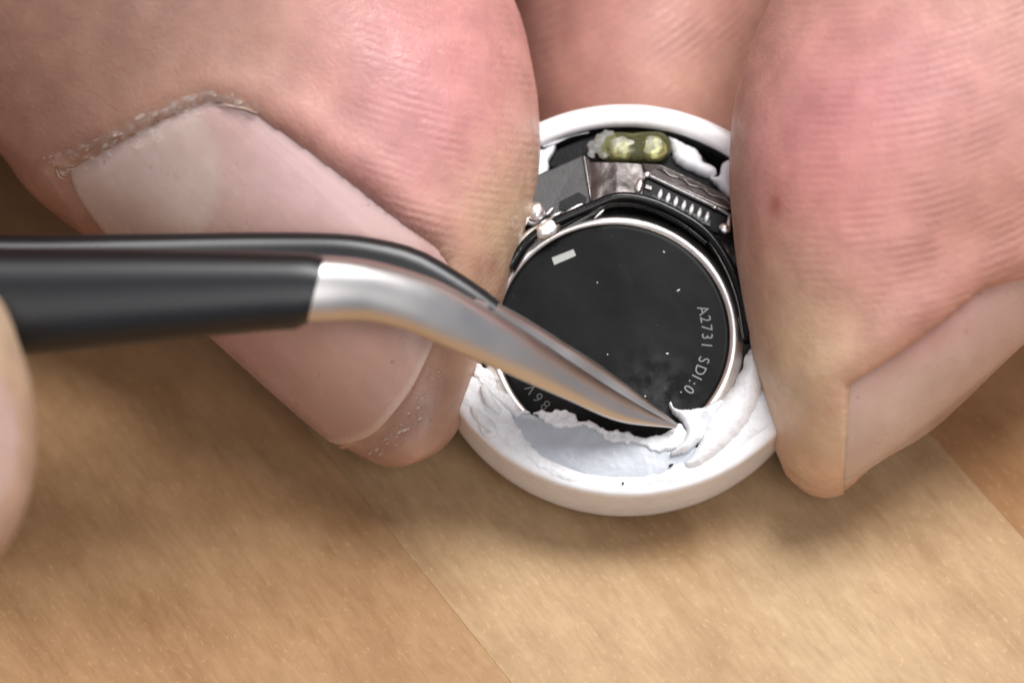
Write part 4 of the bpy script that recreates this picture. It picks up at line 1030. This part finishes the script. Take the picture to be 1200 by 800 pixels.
for k in range(44):
    q = ln2[rg.randint(50)] + rg.randn(2) * (6.0, 5.0)
    scale_at(q[0], q[1], 0.7 + 2.4 * rg.rand() ** 3, 100 + k)

def ix_col(px, py, s, t):
    c = paint(px, py, (0.58, 0.42, 0.35), [(1095, 388, 75, 30, -36, (0.50, 0.235, 0.215), 0.95), (1060, 490, 110, 40, -38, (0.63, 0.475, 0.39), 0.8), (1180, 380, 60, 40, -38, (0.55, 0.36, 0.32), 0.6)])  # first spot, reddish, paints the shadow under the nail fold
    return c
def ix_off(s, t):
    # s: 0 free edge .. 1 cuticle (here along the digit), t: 0 fold .. 1 silhouette
    o = -0.08 - 0.45 * (1 - smooth(t, 0.0, 0.14)) * smooth(s, 0.02, 0.3) - 0.4 * smooth(s, 0.9, 1.0)
    return o
nail2, _ = make_nail(IV0, prox=[(993, 444), (1046, 404), (1096, 369), (1146, 330), (1198, 318), (1245, 320)], dist=[(989, 570), (1040, 538), (1100, 500), (1200, 406), (1262, 360)],
           left=[(993, 444), (993, 510), (989, 570)], right=[(1245, 320), (1262, 345), (1262, 360)], off=ix_off, thick=0.35, parent=hand, colfun=ix_col)

# ------------------------------------------------------------------ the hand on the tweezers (mostly out of frame)
H2 = [(-2300, 420, -2300, 1600, 16, 20), (-1800, 400, -1850, 1500, 17, 18), (-1300, 330, -1350, 1200, 18, 14), (-900, 330, -930, 900, 19, 10.5), (-600, 330, -610, 780, 19.5, 9), (-350, 325, -350, 735, 19.5, 8.4), (-170, 310, -170, 715, 19.2, 7.6), (-60, 312, -65, 695, 18.5, 6.4), (-5, 345, -10, 660, 18, 5.0), (22, 405, 20, 612, 17.6, 3.4), (34, 470, 33, 560, 17.4, 1.8), (37, 512, 37, 516, 17.3, 0.05)]
HV, hph = loft(H2, 150, 150)
HV0 = HV.copy()
hn = vnormals(HV, None)
px, py = to_px(HV); front = smooth(np.sin(hph), -0.1, 0.15)[None, :] * np.ones(px.shape)
nl = [(-260, 420), (-180, 400), (-80, 400), (-20, 425), (8, 460), (18, 510), (12, 560), (-20, 610), (-80, 640), (-180, 640), (-260, 610)]
sd = poly_sd(px, py, nl) / K
HV = HV + hn * ((-0.5 * smooth(sd, 0, 0.4) + 0.25 * np.exp(-((np.clip(-sd, 0, 99) - 0.8) / 0.9) ** 2) * (sd < 0)) * front)[..., None]
hcol = paint(px, py, (0.47, 0.32, 0.23), [(0, 380, 60, 50, 0, (0.52, 0.40, 0.27), 0.8), (25, 620, 50, 60, 0, (0.44, 0.28, 0.21), 0.6)])
h2parts = [(HV, hcol, np.zeros(px.shape), np.zeros(px.shape))]
# forefinger behind the tweezers
F2 = [(-2300, 100, -2300, 900, 2, 14), (-1800, 60, -1850, 700, 0, 11), (-1300, 120, -1320, 560, -2.2, 8.6), (-900, 150, -910, 540, -2.2, 7.6), (-500, 170, -505, 530, -1.6, 7.0), (-260, 200, -265, 510, -0.8, 6.2), (-160, 245, -165, 470, -0.3, 4.6), (-110, 310, -112, 410, 0, 2.4), (-98, 355, -98, 358, 0, 0.05)]
FV, _p = loft(F2, 110, 110)
h2parts.insert(0, (FV, np.ones(FV.shape) * np.array(TAN), np.zeros(FV.shape[:2]), np.zeros(FV.shape[:2])))
hand2 = digits_to_hand('hand', h2parts)
tag(hand2, 'blurred fingertip of another hand holding the black tweezer handle', 'hand')
def h2_col(px, py, s, t): return paint(px, py, (0.52, 0.34, 0.30), [(10, 510, 25, 90, 0, (0.57, 0.42, 0.36), 0.6)])
make_nail(HV0, prox=[(-255, 605), (-262, 515), (-255, 425)], dist=[(-20, 608), (10, 562), (17, 510), (8, 462), (-18, 427)],
          left=[(-255, 605), (-140, 640), (-20, 608)], right=[(-255, 425), (-140, 398), (-18, 427)],
          off=lambda s, t: 0.0 - 0.4 * (1 - smooth(t, 0, 0.1)) + 0.15 * smooth(t, 0.7, 1), thick=0.35, parent=hand2, colfun=h2_col, n=50, m=50)

# ------------------------------------------------------------------ tweezers
tw = empty('tweezers', table_at(640, 470))
tag(tw, 'bent steel tweezers with black coated handle picking at the white glue', 'tweezers')
def arm(name, up_px, lo_px, ws, hs, m, parent, n=140, seg=40, power=2.6, endcap=True):
    """bar between an upper and a lower pixel outline; ws centre depth, hs half thickness"""
    U = polyres(up_px, n); Lo = polyres(lo_px, n)
    t = np.linspace(0, 1, n)
    w_ = crom(np.array(ws, float)[:, None], n)[:, 0]; h_ = crom(np.array(hs, float)[:, None], n)[:, 0]
    a = vw(U[:, 0], U[:, 1], w_); b = vw(Lo[:, 0], Lo[:, 1], w_)
    C = (a + b) / 2; A = (a - b) / 2
    th_ = np.linspace(0, 2 * math.pi, seg, endpoint=False); c, s = np.cos(th_), np.sin(th_); e = 2 / power
    c = np.sign(c) * np.abs(c) ** e; s = np.sign(s) * np.abs(s) ** e
    V = C[:, None] + A[:, None] * c[None, :, None]; V[..., 2] += h_[:, None] * s
    F = grid_faces(n, seg, True) + [tuple(range(seg)), tuple(range((n - 1) * seg, n * seg))]
    return mesh_obj(name, world_mm(V.reshape(-1, 3)), F, m, parent, sharp=50)
# front arm: steel core, then the sleeve
fa = arm('front_arm', [(330, 300), (380, 300), (425, 304), (465, 313), (510, 328), (553, 350), (597, 376), (645, 407), (700, 444), (750, 475), (792, 498)],
         [(330, 377), (380, 377), (415, 376), (445, 379), (480, 389), (520, 406), (563, 424), (610, 445), (663, 468), (725, 494), (792, 502)],
         [11.4, 10.9, 10.3, 9.6, 8.8, 7.8, 6.7, 5.4, 4.2, 3.1, 2.25], [0.95, 0.95, 0.95, 0.95, 0.92, 0.9, 0.85, 0.75, 0.6, 0.4, 0.12], M_STEEL, tw, power=2.2)
sl = arm('coated_handle', [(-2300, 262), (-1200, 272), (-200, 287), (0, 290), (150, 291), (300, 294), (372, 297), (380, 302)], [(-2300, 420), (-1200, 440), (-200, 428), (0, 418), (150, 404), (300, 389), (354, 385), (360, 379)],
         [15.0, 14.4, 13.6, 13.2, 12.7, 12.0, 11.5, 11.4], [1.5] * 7 + [1.25], M_SLEEVE, fa, power=2.25)
ra = arm('rear_arm', [(560, 348), (585, 356), (612, 370), (640, 387), (668, 405), (697, 423), (730, 447), (763, 472), (794, 496)],
         [(520, 385), (548, 395), (580, 408), (610, 422), (640, 436), (676, 452), (715, 470), (755, 488), (794, 500)],
         [6.6, 5.8, 5.0, 4.4, 3.9, 3.2, 2.7, 2.25, 1.9], [0.8, 0.8, 0.75, 0.7, 0.6, 0.5, 0.4, 0.25, 0.1], M_STEEL, tw, power=2.2)
arm('coated_handle', [(-2300, 235), (-1200, 248), (-200, 268), (0, 275), (150, 274), (300, 272), (390, 273), (440, 279), (490, 292), (535, 317), (575, 344), (586, 353)], [(-2300, 380), (-1200, 390), (-200, 380), (0, 372), (150, 362), (300, 350), (370, 338), (420, 343), (470, 356), (510, 372), (545, 392), (556, 398)],
         [11.6, 11.2, 10.6, 10.2, 9.8, 9.3, 8.9, 8.4, 7.8, 7.0, 6.2, 6.0], [1.15] * 9 + [1.0, 0.9, 0.8], M_SLEEVE, ra, power=2.8)
print('LOWEST shell z', min((shell.matrix_world @ v.co).z for v in shell.data.vertices) * 1000, 'hand', min(v.co.z for v in hand.data.vertices) * 1000, 'tris', sum(len(o.data.polygons) for o in COL.objects if o.type == 'MESH'))
